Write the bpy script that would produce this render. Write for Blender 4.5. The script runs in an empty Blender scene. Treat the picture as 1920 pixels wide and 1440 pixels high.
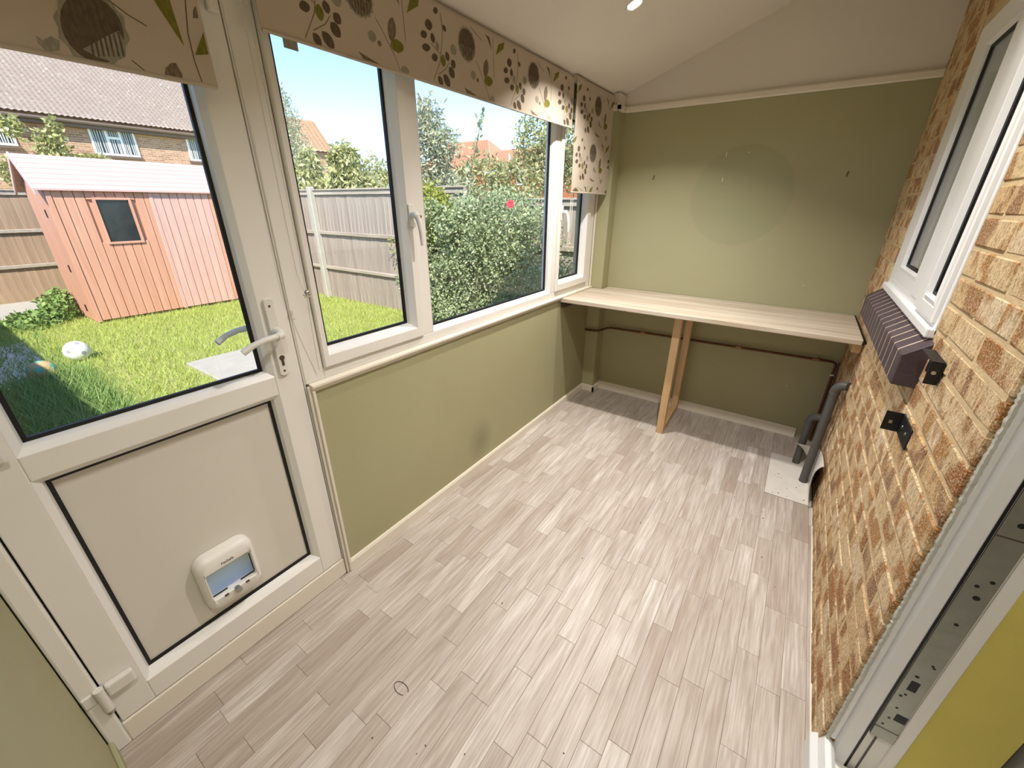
import bpy, bmesh, math, random
import numpy as np
from mathutils import Vector, Matrix
R = random.Random(7)
NR = np.random.RandomState(5)
scn = bpy.context.scene
COL = scn.collection

# ------------------------------------------------------------------ camera
CAM = (1.3407, -0.2164, 1.5)
YAW, PITCH, ROLL = math.radians(-34.1902), math.radians(-23.9018), math.radians(0.3093)
fw = Vector((math.sin(YAW)*math.cos(PITCH), math.cos(YAW)*math.cos(PITCH), math.sin(PITCH)))
r0 = Vector((math.cos(YAW), -math.sin(YAW), 0)); u0 = r0.cross(fw)
rr = math.cos(ROLL)*r0 + math.sin(ROLL)*u0
uu = -math.sin(ROLL)*r0 + math.cos(ROLL)*u0
cd = bpy.data.cameras.new('camera'); cam = bpy.data.objects.new('camera', cd); COL.objects.link(cam)
cd.sensor_width = 36.0; cd.lens = 36.0*760.431/1920.0; cd.clip_start = 0.02; cd.clip_end = 300
m = Matrix.Identity(4)
for i in range(3):
    m[i][0] = rr[i]; m[i][1] = uu[i]; m[i][2] = -fw[i]; m[i][3] = CAM[i]
cam.matrix_world = m
scn.camera = cam
def project(p):
    d = Vector(p)-Vector(CAM); c = d.dot(fw)
    if c < 0.02: return None
    return (960+760.431*d.dot(rr)/c, 720-760.431*d.dot(uu)/c)

# ------------------------------------------------------------------ world, sun, exposure
scn.view_settings.view_transform = 'Standard'
scn.view_settings.look = 'None'
scn.view_settings.gamma = 1.0
scn.view_settings.use_curve_mapping = False
scn.view_settings.exposure = 0.0
wd = bpy.data.worlds.new('sky'); scn.world = wd; wd.use_nodes = True
wn = wd.node_tree; wn.nodes.clear()
sky = wn.nodes.new('ShaderNodeTexSky'); sky.sky_type = 'NISHITA'; sky.sun_disc = False
sky.sun_elevation = math.radians(50); sky.sun_rotation = math.radians(148)
sky.air_density = 0.75; sky.dust_density = 0.0; sky.ozone_density = 3.0; sky.altitude = 1200
bg = wn.nodes.new('ShaderNodeBackground'); bg.inputs['Strength'].default_value = 0.50
wo = wn.nodes.new('ShaderNodeOutputWorld')
wn.links.new(sky.outputs[0], bg.inputs[0]); wn.links.new(bg.outputs[0], wo.inputs[0])
sl = bpy.data.lights.new('sun', 'SUN'); sl.energy = 8.4; sl.angle = math.radians(0.6); sl.color = (1.0, 0.95, 0.86)
sun = bpy.data.objects.new('sun', sl); COL.objects.link(sun)
sun.rotation_euler = Vector((-0.50, 0.50, -0.71)).to_track_quat('-Z', 'Y').to_euler()
LAMP_PORCH = 22.0
FILL_HOUSE = 9.0

# ------------------------------------------------------------------ helpers
def S(h):
    h = h.lstrip('#'); o = []
    for i in (0, 2, 4):
        c = int(h[i:i+2], 16)/255.0
        o.append(c/12.92 if c <= 0.04045 else ((c+0.055)/1.055)**2.4)
    return (o[0], o[1], o[2], 1.0)

class N:
    """tiny node graph helper"""
    def __init__(s, name):
        s.m = bpy.data.materials.new(name); s.m.use_nodes = True
        s.t = s.m.node_tree; s.b = s.t.nodes['Principled BSDF']; s.out = s.t.nodes['Material Output']
    def n(s, typ, ins=None, **kw):
        nd = s.t.nodes.new(typ)
        for k, v in kw.items(): setattr(nd, k, v)
        for k, v in (ins or {}).items(): s.set(nd.inputs[k], v)
        return nd
    def set(s, sock, v):
        if isinstance(v, bpy.types.NodeSocket): s.t.links.new(v, sock)
        else: sock.default_value = v
    def math(s, op, a, b=0.0, c=0.0):
        nd = s.n('ShaderNodeMath', operation=op); s.set(nd.inputs[0], a); s.set(nd.inputs[1], b); s.set(nd.inputs[2], c)
        return nd.outputs[0]
    def mix(s, f, a, b, blend='MIX'):
        nd = s.n('ShaderNodeMix', data_type='RGBA', blend_type=blend)
        s.set(nd.inputs[0], f); s.set(nd.inputs[6], a); s.set(nd.inputs[7], b); return nd.outputs[2]
    def ramp(s, f, *stops):
        nd = s.n('ShaderNodeValToRGB'); s.set(nd.inputs[0], f); e = nd.color_ramp.elements
        while len(e) < len(stops): e.new(0.5)
        for el, (p, c) in zip(e, stops): el.position = p; el.color = c
        return nd.outputs[0]
    def coord(s, kind='Object', scale=(1, 1, 1), off=None):
        tc = s.n('ShaderNodeTexCoord').outputs[kind]
        mp = s.n('ShaderNodeMapping'); s.set(mp.inputs[0], tc); mp.inputs[3].default_value = scale
        if off is not None: s.set(mp.inputs[1], off)
        return mp.outputs[0]
    def noise(s, vec, scale, detail=3.0, rough=0.55, dist=0.0):
        nd = s.n('ShaderNodeTexNoise', {'Scale': scale, 'Detail': detail, 'Roughness': rough, 'Distortion': dist})
        s.set(nd.inputs['Vector'], vec); return nd.outputs[0]
    def bump(s, h, strength, dist=0.01):
        nd = s.n('ShaderNodeBump', {'Strength': strength, 'Distance': dist}); s.set(nd.inputs['Height'], h)
        s.t.links.new(nd.outputs[0], s.b.inputs['Normal'])
    def fin(s, col, rough=0.5, spec=0.4, metal=0.0):
        s.set(s.b.inputs['Base Color'], col); s.set(s.b.inputs['Roughness'], rough)
        s.b.inputs['Specular IOR Level'].default_value = spec; s.b.inputs['Metallic'].default_value = metal
        return s.m
G1 = lambda v: (v, v, v, 1)

def plain(name, hexc, rough=0.5, var=0.05, scale=6.0, spec=0.4, metal=0.0, bump=0.0, bscale=60.0):
    k = N(name); v = k.coord()
    c = S(hexc); d = tuple(x*(1-var*2) for x in c[:3])+(1,)
    col = k.mix(k.noise(v, scale, 4), d, tuple(min(1, x*(1+var)) for x in c[:3])+(1,))
    if bump: k.bump(k.noise(v, bscale, 3), bump, 0.004)
    return k.fin(col, rough, spec, metal)

M = {}
M['upvc'] = plain('white_upvc', '#e6e3dc', 0.32, 0.02, 3)
M['upvc_bright'] = plain('white_upvc_house', '#e6e6e6', 0.3, 0.02, 3)
M['bead'] = plain('white_glazing_bead', '#e8e7e3', 0.3, 0.02, 3)
M['door_panel'] = plain('white_door_panel', '#d8d3c8', 0.4, 0.03, 2)
M['black'] = plain('black_rubber', '#141416', 0.5, 0.1)
M['white_paint'] = plain('white_gloss_paint', '#e3dccd', 0.4, 0.04, 8)
M['ceil'] = plain('white_ceiling_paint', '#e2dcd3', 0.9, 0.03, 2, spec=0.1, bump=0.08, bscale=200)
M['sealant'] = plain('grey_white_sealant', '#c9c8bd', 0.7, 0.1, 20, bump=0.3, bscale=120)
M['yellow'] = plain('yellow_wall_paint', '#d4c76c', 0.8, 0.04, 6, spec=0.15, bump=0.15, bscale=180)
M['kitchen_white'] = plain('kitchen_wall_paint', '#d8d6cf', 0.8, 0.02, spec=0.1)
M['kitchen_floor'] = plain('kitchen_floor', '#a9a6a0', 0.4, 0.08)
M['black_metal'] = plain('black_powder_coated_steel', '#17191b', 0.45, 0.15, 40)
M['grey_pipe'] = plain('grey_plastic_pipe', '#55534f', 0.5, 0.08, 12)
M['chrome'] = plain('brushed_metal', '#b9b6ae', 0.3, 0.05, 20, metal=0.9)
M['dark_brown'] = plain('dark_brown_plastic', '#4d4136', 0.4, 0.05)
M['blob_white'] = plain('white_plastic', '#dedcd4', 0.35, 0.02)
M['cord'] = plain('white_cord', '#dad6cb', 0.6, 0.02)
M['dirt'] = plain('dark_dirt', '#4a4038', 0.9, 0.2)

def wall_green(name, dark_y=None, circle=None):
    k = N(name); v = k.coord()
    c = k.mix(k.noise(v, 1.6, 4), S('#a19d79'), S('#aba887'))
    if dark_y is not None:       # wall colour steps darker beyond the bench front
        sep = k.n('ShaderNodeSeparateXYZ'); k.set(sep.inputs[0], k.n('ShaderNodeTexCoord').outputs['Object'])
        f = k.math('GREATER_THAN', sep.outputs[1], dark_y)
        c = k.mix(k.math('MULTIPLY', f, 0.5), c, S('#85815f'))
        sp = k.noise(v, 3.0, 5)
        # scuff low on the wall
        d = k.n('ShaderNodeVectorMath', operation='DISTANCE'); k.set(d.inputs[0], k.coord(scale=(1, 1, 0.8))); d.inputs[1].default_value = (0, 1.42, 0.16)
        sc = k.math('MULTIPLY', k.math('SUBTRACT', 1.0, k.math('MULTIPLY', d.outputs['Value'], 8.0)), sp)
        c = k.mix(k.math('MULTIPLY', k.math('MAXIMUM', sc, 0.0), 0.8), c, S('#4b4834'))
    if circle:                   # disc of fresher paint left where a round mirror hung
        d = k.n('ShaderNodeVectorMath', operation='DISTANCE'); k.set(d.inputs[0], k.n('ShaderNodeTexCoord').outputs['Object']); d.inputs[1].default_value = circle
        f = k.math('SUBTRACT', 1.0, k.n('ShaderNodeMapRange', {0: d.outputs['Value'], 1: 0.285, 2: 0.30}).outputs[0])
        c = k.mix(k.math('MULTIPLY', f, 0.3), c, S('#8f9672'))
    k.bump(k.noise(v, 160, 3), 0.12, 0.003)
    return k.fin(c, 0.62, 0.25)
M['green'] = wall_green('green_wall_paint')
M['green_left'] = wall_green('green_wall_paint_with_dark_zone', dark_y=2.33)
M['green_far'] = wall_green('green_wall_paint_with_disc', circle=(0.93, 2.973, 1.55))

def plank_mat():
    k = N('whitewashed_oak_vinyl')
    rnd = k.n('ShaderNodeObjectInfo').outputs['Random']
    off = k.n('ShaderNodeCombineXYZ', {0: k.math('MULTIPLY', rnd, 37.0), 1: k.math('MULTIPLY', rnd, 91.0), 2: 0.0}).outputs[0]
    v = k.coord(scale=(26, 2.6, 1), off=off); v2 = k.coord(scale=(120, 5, 1), off=off)
    v3 = k.coord(scale=(9, 2.0, 1), off=off)
    g = k.noise(v, 1.0, 6, 0.6, 0.8); g2 = k.noise(v2, 1.0, 3, 0.6); g3 = k.noise(v3, 1.0, 2)
    base = k.ramp(rnd, (0.0, S('#ada097')), (0.2, S('#c9c1b9')), (0.4, S('#d6d0c9')), (0.55, S('#b9aea5')), (0.75, S('#d2cbc4')), (0.9, S('#c1b7af')), (1.0, S('#e2ded9')))
    c = k.mix(k.ramp(g, (0.35, G1(0)), (0.7, G1(1))), k.mix(0.6, base, S('#8f7a66')), base)
    c = k.mix(k.math('MULTIPLY', k.ramp(g2, (0.4, G1(1)), (0.60, G1(0))), 0.42), c, S('#7d6d5f'))
    c = k.mix(k.math('MULTIPLY', g3, 0.22), c, S('#d8d3cb'))
    k.bump(g2, 0.08, 0.002)
    return k.fin(c, 0.42, 0.35)
M['plank'] = plank_mat()

def wood(name, a, b, axis='x', rough=0.5, sc=1.0):
    k = N(name)
    s = {'x': (1.2, 22, 22), 'y': (22, 1.2, 22), 'z': (22, 22, 1.2)}[axis]
    v = k.coord(scale=tuple(q*sc for q in s))
    rnd = k.n('ShaderNodeObjectInfo').outputs['Random']
    g = k.noise(v, 1.0, 6, 0.6, 0.6)
    c = k.mix(k.ramp(g, (0.3, G1(0)), (0.72, G1(1))), S(b), S(a))
    c = k.mix(k.math('MULTIPLY', rnd, 0.5), c, S(b))
    k.bump(g, 0.12, 0.002)
    return k.fin(c, rough, 0.3)
M['worktop'] = wood('limed_wood_worktop', '#dad0c0', '#b09d84', 'x', 0.42)
M['pine'] = wood('raw_pine', '#dcc09a', '#bd996b', 'z', 0.6)
M['fence_wood'] = wood('weathered_fence_wood', '#c4b5a5', '#85766a', 'z', 0.9)
M['fence_rail'] = wood('weathered_fence_rail', '#c4b7a6', '#9b8d7c', 'x', 0.9)
M['fence_rear'] = wood('brown_fence_wood', '#c3a589', '#8d745d', 'z', 0.9)
M['concrete'] = plain('pale_concrete', '#b3ac9f', 0.9, 0.1, 8, bump=0.3, bscale=50)
M['shed'] = wood('salmon_shed_board', '#d2a289', '#c28c72', 'z', 0.7)
M['shed_pink'] = wood('pink_shed_board', '#d3b0a3', '#c59c8e', 'z', 0.7)
M['shed_roof'] = plain('pink_shed_roof', '#cda79e', 0.7, 0.05, 5)

def brick_mat(name, kind):
    k = N(name)
    rnd = k.n('ShaderNodeObjectInfo').outputs['Random']
    off = k.n('ShaderNodeCombineXYZ', {0: k.math('MULTIPLY', rnd, 53.0), 1: k.math('MULTIPLY', rnd, 31.0), 2: k.math('MULTIPLY', rnd, 17.0)}).outputs[0]
    v = k.coord(off=off); vs = k.coord(scale=(1, 2.0, 1), off=off)
    if kind == 'yellow':
        big = k.noise(k.coord(scale=(1, 1.0, 0.7), off=off), 11, 2, 0.5, 0.4)
        mid = k.noise(vs, 70, 5, 0.7); fine = k.noise(v, 230, 4, 0.7)
        base = k.ramp(rnd, (0.0, S('#dabd90')), (0.35, S('#e2c9a0')), (0.65, S('#d2ab74')), (1.0, S('#e8d5b4')))
        dark = k.ramp(rnd, (0.0, S('#955a2c')), (0.4, S('#a9743a')), (0.7, S('#83573f')), (1.0, S('#b07f45')))
        c = k.mix(k.ramp(big, (0.47, G1(0)), (0.57, G1(1))), base, dark)
        c = k.mix(k.ramp(mid, (0.36, G1(0.75)), (0.56, G1(0))), c, S('#8a6236'))
        c = k.mix(k.ramp(fine, (0.48, G1(0)), (0.68, G1(0.8))), c, S('#eeddbb'))
        h = k.math('ADD', k.math('MULTIPLY', mid, 1.0), k.math('MULTIPLY', fine, 0.5))
        k.bump(h, 0.9, 0.006)
        return k.fin(c, 0.92, 0.15)
    big = k.noise(v, 14, 3)
    c = k.mix(big, S('#3a3033'), S('#564a4e'))
    k.bump(k.noise(v, 120, 3), 0.25, 0.003)
    return k.fin(c, 0.6, 0.3)
M['brick'] = brick_mat('yellow_multi_brick', 'yellow')
M['sill_brick'] = brick_mat('dark_sill_brick', 'dark')
M['mortar'] = plain('sandy_mortar', '#ccb48e', 0.95, 0.12, 20, spec=0.1, bump=0.6, bscale=140)
M['mortar_pale'] = plain('pale_mortar', '#c4b29a', 0.95, 0.12, 20, spec=0.1, bump=0.4, bscale=140)

def metal_strip():
    k = N('galvanised_strip'); v = k.coord()
    c = k.mix(k.noise(v, 25, 4), S('#8b8b82'), S('#a9a99f'))
    return k.fin(c, 0.42, 0.5, 0.75)
M['strip'] = metal_strip()
def copper():
    k = N('tarnished_copper'); v = k.coord(scale=(4, 1, 4))
    c = k.mix(k.noise(v, 3, 4), S('#4c3224'), S('#7c523a'))
    return k.fin(c, 0.45, 0.5, 0.7)
M['copper'] = copper()
M['copper_bright'] = plain('copper_fitting', '#a07a52', 0.35, 0.08, 30, metal=0.8)

def glass(name, tint=(0.97, 0.985, 0.98, 1), refl=0.9):
    k = N(name); t = k.t
    t.nodes.remove(k.b)
    tr = t.nodes.new('ShaderNodeBsdfTransparent'); tr.inputs[0].default_value = tint
    gl = t.nodes.new('ShaderNodeBsdfGlossy'); gl.inputs['Roughness'].default_value = 0.01
    lw = t.nodes.new('ShaderNodeLayerWeight')
    mx = t.nodes.new('ShaderNodeMixShader')
    fr = k.math('ADD', k.math('MULTIPLY', k.math('POWER', lw.outputs['Facing'], 5.0), 0.7), 0.03)
    t.links.new(k.math('MULTIPLY', fr, refl), mx.inputs[0])
    t.links.new(tr.outputs[0], mx.inputs[1]); t.links.new(gl.outputs[0], mx.inputs[2])
    t.links.new(mx.outputs[0], k.out.inputs[0]); return k.m
M['glass'] = glass('window_glass')
M['glass_dark'] = plain('dim_far_window_glass', '#2a2f31', 0.15, 0.4, 9, spec=0.35)
def frosted():
    k = N('frosted_flap_plastic'); t = k.t
    t.nodes.remove(k.b)
    a = t.nodes.new('ShaderNodeBsdfTranslucent'); a.inputs[0].default_value = (0.95, 0.96, 0.97, 1)
    b = t.nodes.new('ShaderNodeBsdfTransparent'); b.inputs[0].default_value = (0.95, 0.96, 0.97, 1)
    mx = t.nodes.new('ShaderNodeMixShader'); mx.inputs[0].default_value = 0.15
    t.links.new(a.outputs[0], mx.inputs[1]); t.links.new(b.outputs[0], mx.inputs[2]); t.links.new(mx.outputs[0], k.out.inputs[0])
    return k.m
M['frosted'] = frosted()

def emis(name, col, st):
    k = N(name); k.b.inputs['Emission Color'].default_value = col; k.b.inputs['Emission Strength'].default_value = st
    return k.fin(col, 0.5)
M['lamp_on'] = emis('lit_lamp', (1.0, 0.93, 0.8, 1), 6.0)

def fabric():
    k = N('cream_blind_fabric'); v = k.coord(scale=(900, 900, 900)); v1 = k.coord()
    c = k.mix(k.noise(v1, 5, 3), S('#b9ac9b'), S('#c4b8a8'))
    k.bump(k.noise(v, 1.0, 2), 0.1, 0.001)
    k.b.inputs['Transmission Weight'].default_value = 0.0
    return k.fin(c, 0.9, 0.1)
M['fabric'] = fabric()
def ink(name, a, b):
    k = N(name); v = k.coord(scale=(1, 160, 60))
    c = k.mix(k.ramp(k.noise(v, 1.0, 4), (0.4, G1(0)), (0.65, G1(1))), S(a), S(b))
    return k.fin(c, 0.9, 0.1)
M['inkD'] = ink('brown_print', '#5d5041', '#6e6151'); M['inkB'] = ink('mid_brown_print', '#71614e', '#8a7b69')
M['inkO'] = ink('olive_print', '#6f6a2c', '#857f3e'); M['inkG'] = ink('grey_print', '#8d8878', '#a19a89')
M['inkF'] = ink('flower_print', '#5f5544', '#8d8270')

def foliage(name, *cols, rough=0.6, trans=0.25):
    k = N(name)
    rnd = k.n('ShaderNodeNewGeometry').outputs['Random Per Island']
    n = len(cols)
    c = k.ramp(rnd, *[(i/max(1, n-1), S(h)) for i, h in enumerate(cols)])
    k.fin(c, rough, 0.25)
    t = k.t; tl = t.nodes.new('ShaderNodeBsdfTranslucent'); t.links.new(c, tl.inputs[0])
    mx = t.nodes.new('ShaderNodeMixShader'); mx.inputs[0].default_value = trans
    t.links.new(k.b.outputs[0], mx.inputs[1]); t.links.new(tl.outputs[0], mx.inputs[2]); t.links.new(mx.outputs[0], k.out.inputs[0])
    return k.m
M['grass'] = foliage('lawn_grass', '#a3b455', '#bcc766', '#93a84c', '#c9c97a', '#a8b85a')
M['weed'] = foliage('weed_leaves', '#6d8a45', '#86a05c', '#9db36a')
M['bush'] = foliage('rose_bush_leaves', '#87996b', '#a6b083', '#bac096', '#909f6f', '#cfd1ac')
M['bush_yellow'] = foliage('yellow_green_leaves', '#9a9c45', '#b1ae57', '#84913f')
M['laurel'] = foliage('laurel_leaves', '#97995d', '#b8b57a', '#cfca9b', '#777d4c')
M['tree_grey'] = foliage('grey_green_leaves', '#979d80', '#b8b698', '#adad8a', '#d6cfb0')
M['tree_soft'] = foliage('soft_green_leaves', '#a5a671', '#bdb788', '#8f9560', '#d0c8a0')
M['stem'] = plain('brown_stems', '#7b6b54', 0.9, 0.15)
M['petal'] = foliage('red_petals', '#c43f46', '#d65a62', '#b3323c', trans=0.15)
M['petal_pink'] = foliage('pink_petals', '#cf5f86', '#dd7f9e', '#bd4a72', trans=0.15)
def soil():
    k = N('garden_soil'); v = k.coord()
    c = k.mix(k.noise(v, 3, 5), S('#949a57'), S('#aba86c')); k.bump(k.noise(v, 40, 4), 0.5, 0.02)
    return k.fin(c, 0.95, 0.1)
M['soil'] = soil()
def gravel():
    k = N('grey_gravel'); v = k.coord()
    vo = k.n('ShaderNodeTexVoronoi', {'Scale': 45.0}); k.set(vo.inputs['Vector'], v)
    c = k.mix(vo.outputs['Color'], S('#b3a694'), S('#e6dac6')); k.bump(vo.outputs['Distance'], 0.6, 0.02)
    return k.fin(c, 0.9, 0.1)
M['gravel'] = gravel()
def brick_tex(name, a, b, mo, yz=True):
    k = N(name)
    sep = k.n('ShaderNodeSeparateXYZ'); k.set(sep.inputs[0], k.n('ShaderNodeTexCoord').outputs['Object'])
    cb = k.n('ShaderNodeCombineXYZ', {0: sep.outputs[1 if yz else 0], 1: sep.outputs[2], 2: 0.0})
    bt = k.n('ShaderNodeTexBrick', {'Scale': 1.0, 'Color1': S(a), 'Color2': S(b), 'Mortar': S(mo), 'Mortar Size': 0.008, 'Bias': -0.1, 'Brick Width': 0.225, 'Row Height': 0.075})
    k.set(bt.inputs['Vector'], cb.outputs[0])
    c = k.mix(k.math('MULTIPLY', k.noise(k.coord(), 7, 3), 0.35), bt.outputs[0], S('#8a6a4c'))
    return k.fin(c, 0.9, 0.1)
M['house_brick'] = brick_tex('far_house_brick', '#bd9880', '#98705c', '#c9b4a0')
M['house_brick_red'] = brick_tex('red_house_brick', '#b4623f', '#a45a3b', '#c08a6a', yz=False)
def tile_mat(name, a, b, c3):
    k = N(name); v = k.coord()
    c = k.mix(k.noise(v, 2.2, 5), S(a), S(b)); c = k.mix(k.ramp(k.noise(v, 9, 4), (0.62, G1(0)), (0.72, G1(1))), c, S(c3))
    return k.fin(c, 0.9, 0.15)
M['tile_grey'] = tile_mat('brown_grey_roof_tile', '#8d7d73', '#a39388', '#d3c9bf')
M['ridge'] = tile_mat('lichen_ridge_tile', '#b29263', '#c7a878', '#d9c39a')
M['tile_red'] = tile_mat('terracotta_roof_tile', '#bb7d62', '#c98d72', '#d7a58c')
M['tile_mix'] = tile_mat('mottled_roof_tile', '#a8846b', '#b99a7e', '#cfa066')
M['fascia'] = plain('dark_gutter', '#6b5a50', 0.6, 0.05)
M['ball_white'] = plain('white_football', '#e8e6e2', 0.4, 0.03, 9)
M['ball_dark'] = plain('dark_football_panel', '#a3a2a6', 0.4, 0.1)
M['ball_teal'] = plain('teal_ball_panel', '#5fb596', 0.5, 0.05); M['ball_orange'] = plain('faded_orange_ball', '#c9a97a', 0.6, 0.1, 12)

# ---- geometry helpers -------------------------------------------------------
WL = {}
class MB:
    def __init__(s): s.v = []; s.f = []; s.mi = []
    def add(s, vs, fs, mi=0):
        o = len(s.v); s.v += [tuple(p) for p in vs]; s.f += [tuple(i+o for i in q) for q in fs]; s.mi += [mi]*len(fs); return s
    def box(s, x0, x1, y0, y1, z0, z1, mi=0):
        x0, x1 = sorted((x0, x1)); y0, y1 = sorted((y0, y1)); z0, z1 = sorted((z0, z1))
        v = [(x0, y0, z0), (x1, y0, z0), (x1, y1, z0), (x0, y1, z0), (x0, y0, z1), (x1, y0, z1), (x1, y1, z1), (x0, y1, z1)]
        return s.add(v, [(0, 3, 2, 1), (4, 5, 6, 7), (0, 1, 5, 4), (1, 2, 6, 5), (2, 3, 7, 6), (3, 0, 4, 7)], mi)
    def prism(s, poly, fn, a, b, mi=0):
        n = len(poly); v = [fn(p[0], p[1], a) for p in poly]+[fn(p[0], p[1], b) for p in poly]
        return s.add(v, [tuple(range(n-1, -1, -1)), tuple(range(n, 2*n))]+[(i, (i+1) % n, n+(i+1) % n, n+i) for i in range(n)], mi)
    def tube(s, path, r, seg=10, caps=True, mi=0):
        path = [Vector(p) for p in path]; n = len(path)
        rs = r if isinstance(r, (list, tuple)) else [r]*n
        vs = []; up = None
        for i, p in enumerate(path):
            t = (path[min(i+1, n-1)]-path[max(i-1, 0)]).normalized()
            if up is None:
                up = Vector((0, 0, 1)) if abs(t.z) < 0.9 else Vector((0, 1, 0))
            a = t.cross(up)
            a = a.normalized() if a.length > 1e-6 else Vector((1, 0, 0))
            b = a.cross(t).normalized(); up = b
            for k in range(seg):
                q = 2*math.pi*k/seg; vs.append(p+rs[i]*(math.cos(q)*a+math.sin(q)*b))
        fs = [(i*seg+k, i*seg+(k+1) % seg, (i+1)*seg+(k+1) % seg, (i+1)*seg+k) for i in range(n-1) for k in range(seg)]
        if caps: fs += [tuple(range(seg-1, -1, -1)), tuple((n-1)*seg+k for k in range(seg))]
        return s.add(vs, fs, mi)
    def ring(s, rects, fn, closed=True, mi=0):
        """rects: (u0,u1,v0,v1,d) loops joined one after the other"""
        vs = []
        for (a, b, c, d, e) in rects: vs += [fn(a, c, e), fn(b, c, e), fn(b, d, e), fn(a, d, e)]
        n = len(rects); fs = []
        for i in range(n if closed else n-1):
            j = (i+1) % n
            for k in range(4): fs.append((i*4+k, i*4+(k+1) % 4, j*4+(k+1) % 4, j*4+k))
        return s.add(vs, fs, mi)
    def loops(s, loops, closed=False, mi=0, cap0=False, cap1=False):
        n = len(loops[0]); vs = [p for l in loops for p in l]; fs = []
        L_ = len(loops)
        for i in range(L_ if closed else L_-1):
            j = (i+1) % L_
            for k in range(n): fs.append((i*n+k, i*n+(k+1) % n, j*n+(k+1) % n, j*n+k))
        if cap0: fs.append(tuple(range(n-1, -1, -1)))
        if cap1: fs.append(tuple((L_-1)*n+k for k in range(n)))
        return s.add(vs, fs, mi)
    def sphere(s, c, r, seg=16, rings=10, mi=0):
        c = Vector(c); vs = [c+Vector((0, 0, r))]
        for i in range(1, rings):
            t = math.pi*i/rings
            for k in range(seg):
                q = 2*math.pi*k/seg; vs.append(c+r*Vector((math.sin(t)*math.cos(q), math.sin(t)*math.sin(q), math.cos(t))))
        vs.append(c-Vector((0, 0, r))); fs = [(0, 1+k, 1+(k+1) % seg) for k in range(seg)]
        for i in range(rings-2):
            for k in range(seg): fs.append((1+i*seg+k, 1+(i+1)*seg+k, 1+(i+1)*seg+(k+1) % seg, 1+i*seg+(k+1) % seg))
        e = len(vs)-1; b = 1+(rings-2)*seg
        fs += [(b+k, e, b+(k+1) % seg) for k in range(seg)]
        return s.add(vs, fs, mi)
    def mesh(s, name, mats, origin=(0, 0, 0), bevel=0.0, smooth=False, seg=1):
        me = bpy.data.meshes.new(name); o = Vector(origin)
        me.from_pydata([Vector(p)-o for p in s.v], [], s.f)
        bm = bmesh.new(); bm.from_mesh(me)
        if any(s.mi):
            for f, q in zip(bm.faces, s.mi): f.material_index = q
        bmesh.ops.recalc_face_normals(bm, faces=bm.faces)
        if bevel > 0:
            es = [e for e in bm.edges if len(e.link_faces) == 2 and e.calc_face_angle(0) > 0.5]
            bmesh.ops.bevel(bm, geom=es, offset=bevel, segments=seg, affect='EDGES', profile=0.5, clamp_overlap=True)
        bm.to_mesh(me); bm.free()
        for q in (mats if isinstance(mats, (list, tuple)) else [mats]): me.materials.append(q)
        if smooth:
            me.polygons.foreach_set('use_smooth', [True]*len(me.polygons))
            if smooth != 'full': me.set_sharp_from_angle(angle=math.radians(40))
        return me
    def build(s, name, mats, parent=None, bevel=0.0, smooth=False, seg=1, origin=None):
        if parent is not None: org = WL[parent.name]
        elif origin is not None: org = origin
        else:
            a = np.array(s.v); org = (float((a[:, 0].min()+a[:, 0].max())/2), float((a[:, 1].min()+a[:, 1].max())/2), float(a[:, 2].min()))
        ob = bpy.data.objects.new(name, s.mesh(name, mats, org, bevel, smooth, seg)); COL.objects.link(ob)
        if parent is not None: ob.parent = parent
        else: ob.location = org
        WL[ob.name] = tuple(org); return ob

def tag(o, label=None, cat=None, group=None, kind=None):
    if label: o['label'] = label
    if cat: o['category'] = cat
    if group: o['group'] = group
    if kind: o['kind'] = kind
    return o
def thing(name, label, cat, loc, group=None, kind=None):
    o = bpy.data.objects.new(name, None); COL.objects.link(o); o.location = loc; o.empty_display_size = 0.05
    WL[o.name] = tuple(loc); return tag(o, label, cat, group, kind)
def child(name, mesh, parent, loc):
    o = bpy.data.objects.new(name, mesh); COL.objects.link(o); o.parent = parent
    w = WL[parent.name]; o.location = (loc[0]-w[0], loc[1]-w[1], loc[2]-w[2]); WL[o.name] = tuple(loc); return o
def B(name, x0, x1, y0, y1, z0, z1, mat, parent=None, bevel=0.0, **k):
    return MB().box(x0, x1, y0, y1, z0, z1).build(name, mat, parent, bevel, **k)
LX = lambda d0=0.0: (lambda u, v, d: (d0+d, u, v))          # left wall: depth grows into the room (+x)
RX = lambda d0=0.0: (lambda u, v, d: (d0-d, u, v))          # brick wall: depth grows into the room (-x)

def glazing(parent, fn, u0, u1, v0, v1, face, name='pane', gd=-0.03, bw=0.02, gmat='glass', bmat='bead'):
    """gasket + glass + sloping bead; (u0..v1) is the outside edge of the black gasket"""
    MB().ring([(u0-bw, u1+bw, v0-bw, v1+bw, face), (u0-bw, u1+bw, v0-bw, v1+bw, gd-0.012), (u0, u1, v0, v1, gd-0.012), (u0, u1, v0, v1, gd), (u0-bw*0.25, u1+bw*0.25, v0-bw*0.25, v1+bw*0.25, gd+0.016)], fn).build('glazing_bead', M[bmat], parent)
    g = 0.009
    MB().ring([(u0, u1, v0, v1, gd+0.001), (u0, u1, v0, v1, gd-0.011), (u0+g, u1-g, v0+g, v1-g, gd-0.011), (u0+g, u1-g, v0+g, v1-g, gd-0.001)], fn).build('gasket', M['black'], parent)
    a = fn(u0+0.001, v0+0.001, gd-0.010); b = fn(u1-0.001, v1-0.001, gd-0.004)
    return B(name, a[0], b[0], a[1], b[1], a[2], b[2], M[gmat], parent)

W, L, NEAR = 1.712, 2.973, -0.337
CZ = lambda x: 2.155+0.354*x          # sloping ceiling height

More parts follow.
